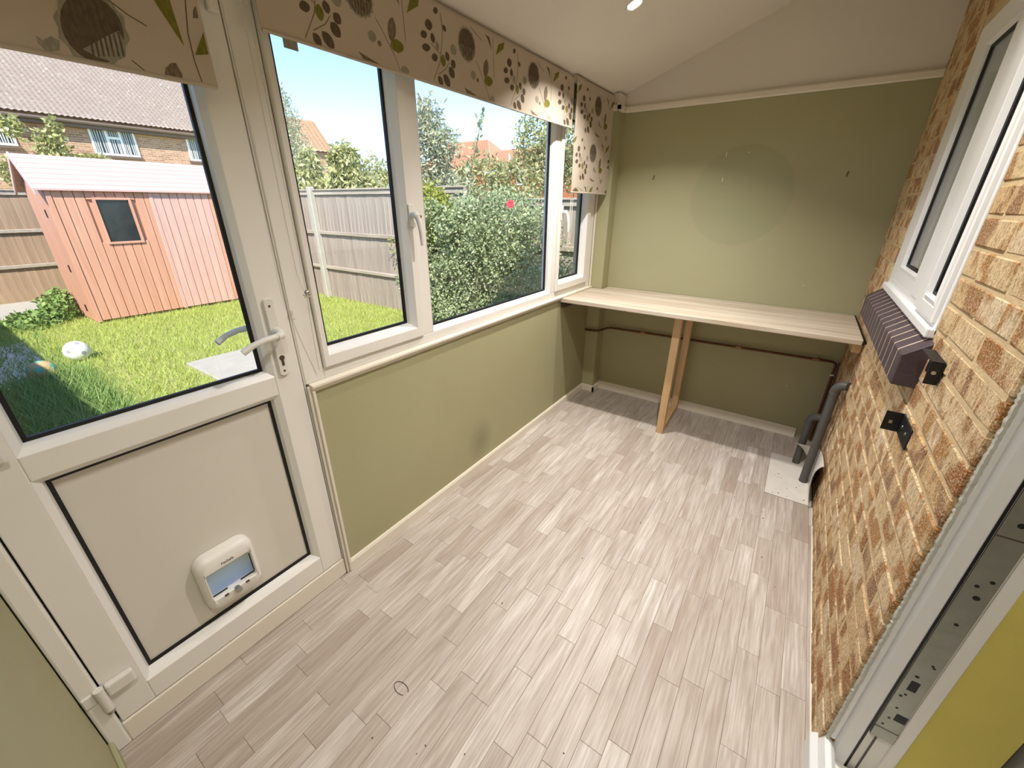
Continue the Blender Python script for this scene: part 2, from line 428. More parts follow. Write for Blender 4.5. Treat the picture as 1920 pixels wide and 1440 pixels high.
# ================================================================== SETTING: floor
floor = thing('floor', None, None, (0.85, 1.3, 0.0), kind='structure')
floor['label'] = 'whitewashed wood plank floor running towards the bench'
MB().box(-0.07, 2.0, NEAR-0.1, L+0.1, -0.06, -0.0015).build('floor_base', M['dirt'], floor)
PW = 0.0715
rows = []
x = 1.712
xs = [1.6985-PW*i for i in range(25)]
plank_meshes = {}
def plank_mesh(w, ln):
    key = (round(w, 4), round(ln, 3))
    if key not in plank_meshes:
        mb = MB(); h = 0.004; e = 0.0012
        mb.ring([(0, w, 0, ln, -h), (0, w, 0, ln, -e*0.6), (e, w-e, e, ln-e, 0)], lambda u, v, d: (u-w/2, v-ln/2, d), closed=False)
        mb.add([(-w/2+e, -ln/2+e, 0), (w/2-e, -ln/2+e, 0), (w/2-e, ln/2-e, 0), (-w/2+e, ln/2-e, 0)], [(0, 1, 2, 3)])
        plank_meshes[key] = mb.mesh('plank', M['plank'])
    return plank_meshes[key]
lens = [0.26, 0.31, 0.36, 0.41, 0.46, 0.52]
def put_plank(x0, x1, y0, y1):
    if y1-y0 < 0.02: return
    g = 0.0007
    child('plank', plank_mesh(x1-x0-g, y1-y0-g), floor, ((x0+x1)/2, (y0+y1)/2, 0.0))
edges = [W-0.002]+xs+[0.003]
edges = sorted(set(e for e in edges if e > 0.002))
for i in range(len(edges)-1):
    x0, x1 = edges[i], edges[i+1]
    y = NEAR
    first = True
    while y < L-0.001:
        ln = R.choice(lens)
        if first: ln *= R.uniform(0.3, 1.0); first = False
        y1 = min(L, y+ln)
        if L-y1 < 0.06: y1 = L
        y0c, y1c = y, y1
        # cut away where the bare patch by the waste pipes lies
        if x0 > 1.495-0.03 and y1c > 2.15 and y0c < 2.645:
            if y0c < 2.15: put_plank(x0, x1, y0c, 2.15)
            if y1c > 2.645: put_plank(x0, x1, 2.645, y1c)
        else: put_plank(x0, x1, y0c, y1c)
        y = y1
put_plank(-0.066, 0.003, NEAR, 0.02); put_plank(-0.066, 0.003, 0.02, 0.44)

# ================================================================== walls and ceiling
wl = MB()
wl.box(-0.16, 0.0, 0.474, 3.1, 0, 0.905); wl.box(-0.16, 0.0, 2.856, 3.1, 0.905, 2.2); wl.box(-0.16, 0.0, NEAR-0.1, 2.856, 2.085, 2.2); wl.box(-0.16, 0.0, NEAR-0.1, NEAR, 0, 2.085)
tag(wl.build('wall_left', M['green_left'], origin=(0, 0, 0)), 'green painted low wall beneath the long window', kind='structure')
wf = MB(); wf.box(-0.16, 2.0, L, L+0.1, 0, 2.085)
wall_far = tag(wf.build('wall_far', M['green_far'], origin=(0, 0, 0)), 'green end wall behind the bench with a faint paler disc', kind='structure')
B('pier', 0.0, 0.104, 2.856, L, 0, 2.085, M['green'], wall_far)
MB().prism([(-0.16, 2.085), (2.0, 2.085), (2.0, CZ(2.0)), (-0.16, CZ(-0.16))], lambda u, v, d: (u, d, v), L-0.004, L+0.1).build('gable_panel', M['ceil'], wall_far)
B('pier_head', 0.0, 0.104, 2.856, L-0.004, 2.085, 2.18, M['ceil'], wall_far)
tag(B('wall_near', -0.16, 2.0, NEAR-0.1, NEAR, 0, 2.95, M['green'], origin=(0, 0, 0)), 'olive green near wall beside the door hinge side', kind='structure')
tag(MB().prism([(-0.3, CZ(-0.3)), (2.0, CZ(2.0)), (2.0, CZ(2.0)+0.08), (-0.3, CZ(-0.3)+0.08)], lambda u, v, d: (u, d, v), NEAR-0.1, L+0.1).build('ceiling', M['ceil'], origin=(0, 0, 0)), 'sloping white lean-to ceiling', kind='structure')

# trims and skirtings
def trim(name, label, mb, mat='white_paint', bevel=0.003):
    return tag(mb.build(name, M[mat], bevel=bevel), label, kind='structure')
prof = [(0, 0), (0.013, 0), (0.013, 0.045), (0.008, 0.056), (0, 0.056)]
trim('baseboard_left', 'low white skirting under the long window', MB().prism(prof, lambda u, v, d: (u, d, v), 0.476, 2.842), bevel=0.0)
trim('baseboard_far', 'low white skirting on the end wall and its corner pier', MB().prism([(0, 0), (0.014, 0), (0.014, 0.06), (0.008, 0.07), (0, 0.07)], lambda u, v, d: (d, L-u, v), 0.104, 1.60).prism(prof, lambda u, v, d: (d, 2.856-u, v), 0.0, 0.117).prism(prof, lambda u, v, d: (0.104+u, d, v), 2.843, L), bevel=0.0)
trim('baseboard_near', 'pale green strip along the foot of the near wall', MB().box(0.0, 1.2, NEAR, NEAR+0.012, 0.0, 0.055), 'green', 0.003)
cp = [(0, 2.078), (0.016, 2.078), (0.02, 2.084), (0.02, 2.108), (0.014, 2.116), (0, 2.116)]
trim('trim_1', 'white picture rail across the end wall below the gable', MB().prism(cp, lambda u, v, d: (d, L-0.004-u, v), 0.104, W).prism(cp, lambda u, v, d: (d, 2.856-u, v), 0.0, 0.124).prism(cp, lambda u, v, d: (0.104+u, d, v), 2.836, L), bevel=0.0)
sp = [(-0.02, 0.880), (0.010, 0.880), (0.013, 0.884), (0.013, 0.892), (0.020, 0.894), (0.022, 0.898), (0.022, 0.905), (0.0, 0.910), (-0.02, 0.910)]
trim('trim_2', 'white moulded sill trim under the long window', MB().prism(sp, lambda u, v, d: (u, d, v), 0.468, 2.856), bevel=0.0)
trim('trim_3', 'ridged white strip between garden door and green wall', MB().box(0, 0.010, 0.456, 0.463, 0.0, 0.903).box(0, 0.006, 0.463, 0.469, 0.0, 0.903).box(0, 0.014, 0.469, 0.480, 0.0, 0.882), bevel=0.002)
trim('trim_4', 'white upright bead at the far end of the window frame', MB().box(0, 0.012, 2.836, 2.855, 0.91, 2.08), bevel=0.003)

# ================================================================== long window (window_1)
w1 = thing('window_1', 'long white framed window of three lights looking onto the garden', None, (0.0, 1.65, 0.91), kind='structure')
f = LX()
def frame_part(name, u0, u1, v0, v1, d0, d1, parent, mat='upvc', bevel=0.003, fn=f):
    a = fn(u0, v0, d0); b = fn(u1, v1, d1); return B(name, a[0], b[0], a[1], b[1], a[2], b[2], M[mat], parent, bevel, seg=2)
frame_part('frame_post', 0.458, 0.533, 0.91, 2.085, -0.07, 0, w1)
frame_part('frame_post', 2.752, 2.836, 0.91, 2.085, -0.07, 0, w1)
frame_part('frame_rail', 0.533, 2.752, 0.91, 0.950, -0.07, 0, w1)
frame_part('frame_rail', 0.533, 2.752, 2.05, 2.085, -0.07, 0, w1)
frame_part('mullion', 1.036, 1.098, 0.950, 2.05, -0.07, 0, w1)
frame_part('mullion', 2.206, 2.262, 0.950, 2.05, -0.07, 0, w1)
def sash(u0, u1, v0, v1, g, name='sash', par=w1, fn=f, face=0.014, mat='upvc', gd=-0.03):
    s_ = MB().ring([(u0, u1, v0, v1, -0.05), (u0, u1, v0, v1, face-0.004), (u0+0.004, u1-0.004, v0+0.004, v1-0.004, face), (g[0]-0.022, g[1]+0.022, g[2]-0.022, g[3]+0.022, face), (g[0]-0.020, g[1]+0.020, g[2]-0.020, g[3]+0.020, face-0.003), (g[0]-0.020, g[1]+0.020, g[2]-0.020, g[3]+0.020, -0.05)], fn).build(name, M[mat], par)
    return s_
s1 = sash(0.534, 1.034, 0.953, 2.048, (0.577, 0.971, 1.017, 1.985))
glazing(s1, f, 0.577, 0.971, 1.017, 1.985, 0.012)
glazing(w1, f, 1.118, 2.186, 0.970, 2.03, 0.0)
s3 = sash(2.264, 2.750, 0.953, 2.048, (2.314, 2.672, 1.017, 1.985))
glazing(s3, f, 2.314, 2.672, 1.017, 1.985, 0.012)
MB().box(-0.03, -0.002, 1.034, 1.0365, 0.953, 2.05).box(-0.03, -0.002, 0.5325, 0.5345, 0.953, 2.05).box(-0.03, -0.002, 2.7495, 2.7525, 0.953, 2.05).build('shadow_gap_seal', M['black'], w1)
def win_handle(par, y, z, mat='blob_white', face=0.014):
    h = MB().box(face, face+0.008, y-0.013, y+0.013, z-0.045, z+0.045).build('handle', M[mat], par, 0.005, seg=2)
    MB().tube([(face+0.006, y, z+0.005), (face+0.030, y, z+0.006), (face+0.040, y, z-0.004)], [0.011, 0.013, 0.012], 12).tube([(face+0.036, y, z+0.004), (face+0.044, y+0.002, z-0.02), (face+0.050, y+0.004, z-0.06), (face+0.052, y+0.004, z-0.11)], [0.011, 0.010, 0.009, 0.007], 10).build('lever', M[mat], h, smooth=True)
    MB().tube([(face+0.030, y+0.010, z), (face+0.032, y+0.028, z-0.002)], 0.005, 8).build('lock_button', M['copper_bright'], h, smooth=True)
win_handle(s1, 1.006, 1.455)
win_handle(s3, 2.292, 1.45)

# ================================================================== garden door (door_1)
d1 = thing('door_1', 'white plastic garden door with glazed top, solid lower panel and cat flap', None, (0.0, 0.08, 0.0), kind='structure')
frame_part('frame_post', NEAR+0.002, -0.294, 0, 2.085, -0.07, 0.006, d1, bevel=0.006)
frame_part('frame_post', 0.4535, 0.458, 0, 2.085, -0.07, -0.002, d1)
frame_part('frame_rail', -0.294, 0.4535, 2.04, 2.085, -0.07, 0.0, d1)
frame_part('threshold', -0.294, 0.4535, 0.0, 0.085, -0.07, 0.004, d1, 'white_paint', 0.004)
MB().box(-0.045, -0.03, -0.294, -0.290, 0.085, 2.04).box(-0.045, -0.03, 0.4495, 0.4535, 0.085, 2.04).box(-0.045, -0.03, -0.29, 0.45, 0.085, 0.0885).build('weather_seal', M['black'], d1)
frame_part('door_stile', -0.290, -0.21, 0.089, 2.036, -0.06, 0, d1)
frame_part('door_stile', 0.363, 0.4495, 0.089, 2.036, -0.06, 0, d1)
frame_part('door_rail', -0.21, 0.363, 0.089, 0.169, -0.06, 0, d1)
frame_part('door_rail', -0.21, 0.363, 0.91, 0.975, -0.06, 0, d1)
frame_part('door_rail', -0.21, 0.363, 1.95, 2.036, -0.06, 0, d1)
glazing(d1, f, -0.19, 0.343, 0.995, 1.93, 0.0, bw=0.021)
# lower panel with the hole of the cat flap
u0, u1, v0, v1 = -0.19, 0.343, 0.189, 0.89; bw = 0.021; gd = -0.03
MB().ring([(u0-bw, u1+bw, v0-bw, v1+bw, 0), (u0-bw, u1+bw, v0-bw, v1+bw, gd-0.012), (u0, u1, v0, v1, gd-0.012), (u0, u1, v0, v1, gd), (u0-bw*0.25, u1+bw*0.25, v0-bw*0.25, v1+bw*0.25, gd+0.016)], f).build('glazing_bead', M['bead'], d1)
MB().ring([(u0, u1, v0, v1, gd+0.001), (u0, u1, v0, v1, gd-0.011), (u0+.009, u1-.009, v0+.009, v1-.009, gd-0.011), (u0+.009, u1-.009, v0+.009, v1-.009, gd-0.001)], f).build('gasket', M['black'], d1)
CF = (-0.012, 0.158, 0.243, 0.460)      # cat flap outer
CI = (0.006, 0.140, 0.298, 0.402)       # its flap
MB().ring([(u0, u1, v0, v1, gd-0.006), (CI[0], CI[1], CI[2], CI[3], gd-0.006), (CI[0], CI[1], CI[2], CI[3], gd-0.03), (u0, u1, v0, v1, gd-0.03)], f).build('door_panel', M['door_panel'], d1)
def rrect(a, b, c, d, r, x, n=6):
    pts = []
    for cx, cy, q in ((b-r, d-r, 0), (a+r, d-r, 1), (a+r, c+r, 2), (b-r, c+r, 3)):
        for i in range(n+1):
            t = math.pi/2*(q+i/n); pts.append((x, cx+r*math.cos(t), cy+r*math.sin(t)))
    return pts
a, b, c, d = CF
i0, i1, i2, i3 = CI
cf = MB().loops([rrect(a, b, c, d, 0.038, -0.035), rrect(a, b, c, d, 0.038, -0.008), rrect(a+.004, b-.004, c+.004, d-.004, 0.035, 0.0), rrect(a+.016, b-.016, c+.016, d-.016, 0.026, 0.010),
    rrect(i0-.004, i1+.004, i2-.004, i3+.004, 0.010, 0.010), rrect(i0, i1, i2, i3, 0.008, 0.006), rrect(i0, i1, i2, i3, 0.008, -0.058)]).build('cat_flap', M['upvc'], d1, smooth=True)
cf['label'] = 'small white framed cat flap with clear flap and knob'
MB().loops([rrect(i0+.003, i1-.003, i2+.005, i3-.002, 0.006, -0.016), rrect(i0+.003, i1-.003, i2+.005, i3-.002, 0.006, -0.013)], cap0=True, cap1=True).build('flap', M['frosted'], cf)
mbk = MB()
for (p0, p1) in (((i0+.001, i3-.02), (i0+.001, i2+.006)), ((i0+.001, i2+.003), (i0+.045, i2+.003)), ((i1-.045, i2+.003), (i1-.001, i2+.003)), ((i1-.001, i2+.006), (i1-.001, i3-.02))):
    mbk.box(-0.010, -0.006, min(p0[0], p1[0])-0.0012, max(p0[0], p1[0])+0.0012, min(p0[1], p1[1])-0.0012, max(p0[1], p1[1])+0.0012)
mbk.build('flap_seal', M['black'], cf)
MB().tube([(0.006, 0.073, i2-0.008), (0.022, 0.073, i2-0.008)], 0.0105, 14).build('lock_knob', M['chrome'], cf, smooth=True)
for yy in (0.040, 0.106): MB().box(0.008, 0.0125, yy-.006, yy+.006, i2-0.010, i2-0.002).build('catch', M['grey_pipe'], cf, 0.001)
fc = bpy.data.curves.new('t', 'FONT'); fc.body = 'PetSafe'; fc.size = 0.013; fc.align_x = 'CENTER'; fc.extrude = 0.0003
fo = bpy.data.objects.new('t', fc); COL.objects.link(fo)
bpy.context.view_layer.update()
tm = bpy.data.meshes.new_from_object(fo.evaluated_get(bpy.context.evaluated_depsgraph_get()))
bpy.data.objects.remove(fo)
tm.transform(Matrix(((0, 0, 1, 0.0104), (1, 0, 0, 0.073), (0, 1, 0, 0.415), (0, 0, 0, 1))))
w_ = WL[d1.name]; tm.transform(Matrix.Translation((-w_[0], -w_[1], -w_[2])))
tm.materials.append(M['dark_brown']); lt = bpy.data.objects.new('lettering', tm); COL.objects.link(lt); lt.parent = cf
# handle
dh = MB().loops([rrect(0.377, 0.409, 0.972, 1.230, 0.012, 0.0), rrect(0.377, 0.409, 0.972, 1.230, 0.012, 0.007), rrect(0.380, 0.406, 0.975, 1.227, 0.010, 0.011)], cap1=True).build('door_handle', M['blob_white'], d1, smooth=True)
def lever(s, par):
    b = 0.008 if s > 0 else -0.062
    MB().tube([(b, 0.395, 1.122), (b+s*0.030, 0.395, 1.122), (b+s*0.046, 0.389, 1.121), (b+s*0.052, 0.372, 1.120)], [0.017, 0.015, 0.0125, 0.011], 12).tube([(b+s*0.046, 0.392, 1.121), (b+s*0.052, 0.365, 1.121), (b+s*0.054, 0.335, 1.120), (b+s*0.052, 0.300, 1.112), (b+s*0.048, 0.268, 1.096)], [0.011, 0.0095, 0.009, 0.009, 0.0095], 10).build('lever', M['blob_white'], par, smooth=True)
lever(1, dh); lever(-1, dh)
MB().tube([(0.008, 0.394, 1.035), (0.0125, 0.394, 1.035)], 0.0085, 14).box(0.008, 0.0122, 0.390, 0.398, 1.008, 1.034).build('key_cylinder', M['dark_brown'], dh)
for zz in (1.206, 0.990): MB().tube([(0.010, 0.393, zz), (0.0125, 0.393, zz)], 0.0035, 10).build('screw', M['dark_brown'], dh)
# hinges
for zz in (0.24, 1.0, 1.78):
    h = MB().box(0.0, 0.020, -0.284, -0.222, zz-0.022, zz+0.022).build('hinge', M['blob_white'], d1, 0.006, seg=2)
    MB().tube([(0.014, -0.296, zz-0.062), (0.014, -0.296, zz+0.025)], 0.011, 14).build('hinge_barrel', M['blob_white'], h, smooth=True)
    MB().tube([(0.014, -0.296, zz-0.075), (0.014, -0.296, zz-0.0625)], 0.009, 12).build('hinge_pin', M['chrome'], h, smooth=True)
    MB().box(0.002, 0.012, -0.333, -0.307, zz-0.02, zz+0.02).build('hinge_plate', M['blob_white'], h, 0.003)
MB().box(0.0, 0.014, 0.415, 0.441, 1.928, 2.02).build('door_sensor', M['blob_white'], d1, 0.006, seg=2)

# ================================================================== brick house wall (wall_right)
wr = thing('wall_right', 'yellow stock brick house wall with deep window and doorway', None, (W, 1.9, 0.0), kind='structure')
RY0 = 0.845
OP = (1.405, 2.385, 1.000, 2.115)
XI = 1.865
mw = MB(); xm = W+0.0028
mw.box(xm, XI, RY0+0.004, L, 0, OP[2]); mw.box(xm, XI, RY0+0.004, L, OP[3], 2.84)
mw.box(xm, XI, RY0+0.004, OP[0], OP[2], OP[3]); mw.box(xm, XI, OP[1], L, OP[2], OP[3])
mw.build('mortar', M['mortar'], wr)
mw2 = MB(); mw2.box(XI, 2.0, 0.838, L, 0, OP[2]); mw2.box(XI, 2.0, 0.838, L, OP[3], 2.9); mw2.box(XI, 2.0, 0.838, OP[0], OP[2], OP[3]); mw2.box(XI, 2.0, OP[1], L, OP[2], OP[3])
mw2.build('yellow_reveal', M['yellow'], wr)
# brickwork on the other side of and above the doorway
B('doorway_pier', W, 2.0, NEAR, -0.10, 0, 2.9, M['mortar'], wr); B('doorway_head', W, 2.0, -0.10, RY0+0.002, 2.10, 2.9, M['mortar'], wr)
bm_cache = {}
def brick_mesh(ln, h, var):
    key = (round(ln, 3), round(h, 3), var)
    if key not in bm_cache:
        rr_ = random.Random(hash(key) % 1000); t = 0.09
        mb = MB().box(-t/2, t/2, -ln/2, ln/2, -h/2, h/2)
        me = mb.mesh('brick', M['brick'], bevel=0.0035)
        for v in me.vertices:
            v.co.x += rr_.uniform(-.0012, .0012); v.co.y += rr_.uniform(-.0012, .0012); v.co.z += rr_.uniform(-.001, .001)
        bm_cache[key] = me
    return bm_cache[key]
BR = []
for k in range(-1, 37):
    z0 = 0.053+0.075*k+0.005; z1 = z0+0.065
    if k == -1: z0 = 0.002
    y = RY0; i = 0
    while y < L-0.02:
        ln = 0.215
        if i == 0 and k % 2 == 0: ln = 0.1025
        y1 = min(y+ln, L)
        segs = [(y, y1, z0, z1)]
        if z1 > OP[2] and z0 < OP[3]:
            if z1 <= OP[2]+0.04 and y1 > OP[0] and y < OP[1]:
                if k == 12: segs = [(y, y1, z0, OP[2]-0.004)] if OP[0]-0.05 < y < OP[1] or OP[0] < y1 < OP[1]+0.05 else segs
            else:
                if y1 > OP[0] and y < OP[1]:
                    segs = []
                    if y < OP[0]-0.02: segs.append((y, OP[0], z0, z1))
                    if y1 > OP[1]+0.02: segs.append((OP[1], y1, z0, z1))
        if z1 > OP[3] and z0 < OP[3] and y1 > OP[0] and y < OP[1]: segs = []
        for s_ in segs:
            if s_[1]-s_[0] > 0.015 and s_[3]-s_[2] > 0.01: BR.append(s_)
        y = y1+0.010; i += 1
vis, hid = [], []
for s_ in BR:
    ps = [project((W, yy, zz)) for yy in (s_[0], s_[1]) for zz in (s_[2], s_[3])]
    inside = any(p and -20 < p[0] < 1940 and -20 < p[1] < 1460 for p in ps)
    (vis if inside else hid).append(s_)
vis.sort(key=lambda s_: (s_[0]+s_[1])/2)
hid += vis[300:]; vis = vis[:300]
for s_ in vis:
    o = child('brick', brick_mesh(s_[1]-s_[0], s_[3]-s_[2], R.randint(0, 2)), wr, (W+0.045+R.uniform(-0.0018, 0.0018), (s_[0]+s_[1])/2, (s_[2]+s_[3])/2))
hb = MB()
for s_ in hid: hb.box(W, W+0.09, *s_)
tag(hb.build('bricks_above', M['brick'], wr), kind='stuff')
# dark bricks on edge under the window
SY0, SY1 = 1.362, 2.43
MB().prism([(1.6560, 1.008), (1.76, 1.004), (1.76, 1.1550), (1.722, 1.1510), (1.6560, 1.0988)], lambda u, v, d: (u, d, v), SY0+0.012, SY1-0.012).build('sill_mortar', M['mortar_pale'], wr)
nb = 15; st = (SY1-SY0)/nb
poly = [(1.655, 1.006), (1.76, 1.002), (1.76, 1.156), (1.722, 1.152), (1.655, 1.100)]
sme = MB().prism(poly, lambda u, v, d: (u-1.70, d, v-1.08), -(st-0.0075)/2, (st-0.0075)/2).mesh('sill_brick', M['sill_brick'], bevel=0.003)
for i in range(nb): child('sill_brick', sme, wr, (1.70+R.uniform(-.0004, 0), SY0+st*(i+0.5), 1.08+R.uniform(0, .0004)))

# ================================================================== house window (window_2)
w2 = thing('window_2', 'white framed house window set in the brick wall', None, (W, 1.9, 1.15), kind='structure')
g2 = RX(W-0.002)
def fp2(name, u0, u1, v0, v1, d0, d1, bevel=0.003): return frame_part(name, u0, u1, v0, v1, d0, d1, w2, 'upvc_bright', bevel, g2)
fp2('frame_post', 2.325, 2.383, 1.158, 2.112, -0.07, 0); fp2('frame_post', 1.408, 1.425, 1.158, 2.112, -0.07, 0)
fp2('frame_rail', 1.425, 2.325, 1.158, 1.205, -0.07, 0); fp2('frame_rail', 1.425, 2.325, 2.062, 2.112, -0.07, 0)
fp2('frame_cill', 1.408, 2.383, 1.148, 1.176, -0.05, 0.016, 0.004)
fp2('mullion', 1.702, 1.850, 1.205, 2.062, -0.07, 0.004)
MB().ring([(1.850, 2.326, 1.204, 2.063, -0.06), (1.850, 2.326, 1.204, 2.063, 0.0), (1.854, 2.227, 1.247, 2.04, 0.0), (1.854, 2.227, 1.247, 2.04, -0.06)], g2).build('frame_inner', M['upvc_bright'], w2)
glazing(w2, g2, 1.874, 2.207, 1.267, 2.02, 0.0, gd=-0.014, bmat='upvc_bright')
s4 = sash(1.427, 1.697, 1.190, 2.075, (1.470, 1.588, 1.250, 2.02), 'sash', w2, g2, 0.012, 'upvc_bright')
glazing(s4, g2, 1.470, 1.588, 1.250, 2.02, 0.010, gd=-0.002, bmat='upvc_bright')
MB().box(W-0.006, W+0.02, 1.6965, 1.7025, 1.20, 2.07).build('shadow_gap_seal', M['black'], w2)

# ================================================================== house doorway (door_2)
d2 = thing('door_2', 'white house door frame with metal lock strip at the right edge', None, (1.78, 0.83, 0.0), kind='structure')
MB().prism([(1.729, 0.847), (1.729, 0.842), (1.733, 0.836), (1.740, 0.836), (1.744, 0.840), (1.744, 0.847)], lambda u, v, d: (u, v, d), 0.115, 2.10).build('frame_bead', M['upvc_bright'], d2, smooth=True)
MB().prism([(1.744, 0.847), (1.744, 0.838), (1.751, 0.828), (1.777, 0.826), (1.780, 0.830), (1.780, 0.847)], lambda u, v, d: (u, v, d), 0.02, 2.10).build('frame_post', M['upvc_bright'], d2, smooth=True)
B('gasket', 1.780, 1.787, 0.834, 0.846, 0.03, 2.10, M['black'], d2)
B('frame_inner', 1.787, 1.838, 0.838, 0.846, 0.0, 2.10, M['upvc'], d2)
B('frame_groove', 1.804, 1.808, 0.836, 0.8385, 0.02, 2.10, M['grey_pipe'], d2)
lock = B('lock_strip', 1.789, 1.834, 0.832, 0.838, 0.255, 2.0, M['strip'], d2, 0.001)
B('strip_end_tab', 1.789, 1.836, 0.830, 0.838, 0.215, 0.2545, M['strip'], d2, 0.001)
B('strip_joint', 1.789, 1.834, 0.8312, 0.8325, 0.905, 0.908, M['dark_brown'], lock)
holes = [(1.812, 0.66, .004), (1.815, 0.745, .006), (1.806, 0.775, .004), (1.822, 0.795, .004), (1.812, 0.94, .006), (1.818, 0.975, .004), (1.806, 0.47, .004), (1.818, 0.52, .003), (1.800, 0.39, .0035), (1.806, 0.40, .003), (1.822, 0.515, .003), (1.800, 0.27, .003), (1.806, 0.345, .003), (1.815, 0.235, .003), (1.804, 0.30, .003), (1.816, 1.03, .004)]
for (hx, hz, hr) in holes:
    MB().tube([(hx, 0.8315, hz), (hx, 0.8335, hz)], hr, 10).build('screw_hole', M['black'], lock)
B('lock_slot', 1.802, 1.818, 0.8312, 0.833, 0.418, 0.452, M['black'], lock)
B('lock_slot', 1.812, 1.834, 0.8312, 0.833, 0.300, 0.326, M['black'], lock)
B('inner_architrave', 1.838, 1.864, 0.832, 0.846, 0.0, 2.10, M['upvc'], d2, 0.002)
seal = [(1.7275+R.uniform(-.0012, .001), 0.8425+R.uniform(-.001, .001), 0.10+0.006*i) for i in range(330)]
MB().tube(seal, [R.uniform(0.0046, 0.0062) for _ in seal], 6).build('sealant', M['sealant'], d2, smooth=True)
cl = MB().prism([(1.696, 0.0), (1.748, 0.0), (1.748, 0.085), (1.735, 0.10), (1.722, 0.10), (1.712, 0.07), (1.696, 0.055)], lambda u, v, d: (u, d, v), -0.10, 0.865).build('door_cill', M['upvc_bright'], d2, 0.002)
B('threshold', 1.750, 2.0, -0.10, 0.83, 0.0, 0.045, M['upvc'], d2, 0.003)

# ================================================================== house room behind the doorway
hr_ = MB(); hr_.box(4.6, 4.7, -1.6, 3.1, 0, 2.5); hr_.box(2.0, 4.7, 3.0, 3.1, 0, 2.5); hr_.box(2.0, 4.7, -1.7, -1.6, 0, 2.5); hr_.box(2.0, 2.02, -1.6, -0.1, 0, 2.5)
tag(hr_.build('wall_house', M['kitchen_white'], origin=(2, 0, 0)), 'pale house room walls seen through the doorway and window', kind='structure')
tag(B('floor_house', 2.0, 4.7, -1.7, 3.1, -0.05, 0.0, M['kitchen_floor'], origin=(2, 0, 0)), 'grey floor of the house room', kind='structure')
tag(B('ceiling_house', 1.9, 4.7, -1.7, 3.1, 2.5, 2.55, M['kitchen_white'], origin=(2, 0, 0)), 'white ceiling of the house room', kind='structure')
cab = thing('kitchen_cupboard', 'grey kitchen cupboard just inside the house doorway', 'cupboard', (2.33, 1.2, 0))
B('body', 2.02, 2.60, 0.80, 1.70, 0.0, 0.86, M['kitchen_floor'], cab, 0.003); B('counter', 2.01, 2.63, 0.79, 1.70, 0.862, 0.90, M['upvc'], cab, 0.003)
B('cupboard_door', 2.04, 2.58, 0.783, 0.799, 0.12, 0.84, M['kitchen_floor'], cab, 0.003)
hl = thing('fill_lamp', 'unseen round ceiling lamp added to brighten the porch and house room', 'lamp', (3.2, 0.5, 2.5))  # out-of-view lamp added as fill light through doorway and window
MB().tube([(3.2, 0.5, 2.46), (3.2, 0.5, 2.499)], 0.36, 32).build('fill_lamp_base', M['upvc'], hl, smooth=True)
MB().tube([(3.2, 0.5, 2.445), (3.2, 0.5, 2.459)], 0.34, 32).build('fill_lamp_diffuser', M['lamp_on'], hl, smooth=True)
def disc_light(name, loc, power, size, col, rot=None, parent=None):
    l = bpy.data.lights.new(name, 'AREA'); l.shape = 'DISK'; l.size = size; l.energy = power; l.color = col
    o = bpy.data.objects.new(name, l); COL.objects.link(o); o.location = loc
    if rot: o.rotation_euler = rot
    return o
disc_light('house_fill_light', (3.2, 0.5, 2.44), FILL_HOUSE, 0.68, (1, 0.96, 0.92))

# ================================================================== downlights in the porch ceiling, one seen, the rest added for light
slope = math.atan(0.354)
def downlight(x, y, label, k=1.0):
    z = CZ(x); t = thing('downlight', label, 'ceiling light', (x, y, z), 'downlights in the sloping ceiling')
    n = Vector((0.354, 0, -1)).normalized(); a = Vector((1, 0, 0.354)).normalized(); b = Vector((0, 1, 0)); c0 = Vector((x, y, z))
    def circ(r, d): return [c0+n*d+r*(math.cos(q)*a+math.sin(q)*b) for q in [2*math.pi*i/28 for i in range(28)]]
    MB().loops([circ(0.045, 0.0005), circ(0.043, 0.006), circ(0.034, 0.006), circ(0.030, 0.0005)], closed=True).build('bezel', M['upvc'], t, smooth=True)
    MB().loops([circ(0.031, 0.0006), circ(0.030, 0.002)], cap0=True, cap1=True).build('lens', M['lamp_on'], t)
    o = disc_light('downlight_light', c0+n*0.008, LAMP_PORCH*k, 0.06, (1.0, 0.95, 0.90)); o.rotation_euler = (0, 0, 0); o.data.spread = math.radians(120)
downlight(0.47, 2.02, 'small lit round downlight near the top edge of the photo')
downlight(1.10, 1.15, 'unseen round downlight added beside the house window to brighten the floor')  # extra lamp out of view, put in to brighten the floor
downlight(1.32, -0.14, 'unseen round downlight added over the house doorway to brighten its frame', 0.5)  # weaker unseen lamp added to lift the house door frame

# ================================================================== bench along the end wall
wt = thing('worktop_bench', 'limed wood worktop bench fixed across the end wall', 'bench', (0.85, 2.66, 0.86))
tp = [(0.003, 2.356), (1.698, 2.356), (1.698, 2.970), (0.108, 2.970), (0.108, 2.853), (0.003, 2.853)]
MB().prism(tp, lambda u, v, d: (u, v, d), 0.864, 0.893).build('worktop', M['worktop'], wt, 0.004, seg=2)
B('end_edging', 1.6985, 1.703, 2.358, 2.968, 0.865, 0.892, M['black'], wt)
B('batten', 0.003, 0.028, 2.375, 2.85, 0.822, 0.8635, M['dark_brown'], wt, 0.002)
B('batten', 1.668, 1.709, 2.40, 2.955, 0.812, 0.8635, M['pine'], wt, 0.003)
lg = thing('bench_support', 'raw pine U-shaped leg frame under the bench', 'bench leg', (0.80, 2.69, 0))
B('post', 0.772, 0.820, 2.468, 2.512, 0.001, 0.863, M['pine'], lg, 0.002)
B('post', 0.764, 0.810, 2.890, 2.934, 0.001, 0.863, M['pine'], lg, 0.002)
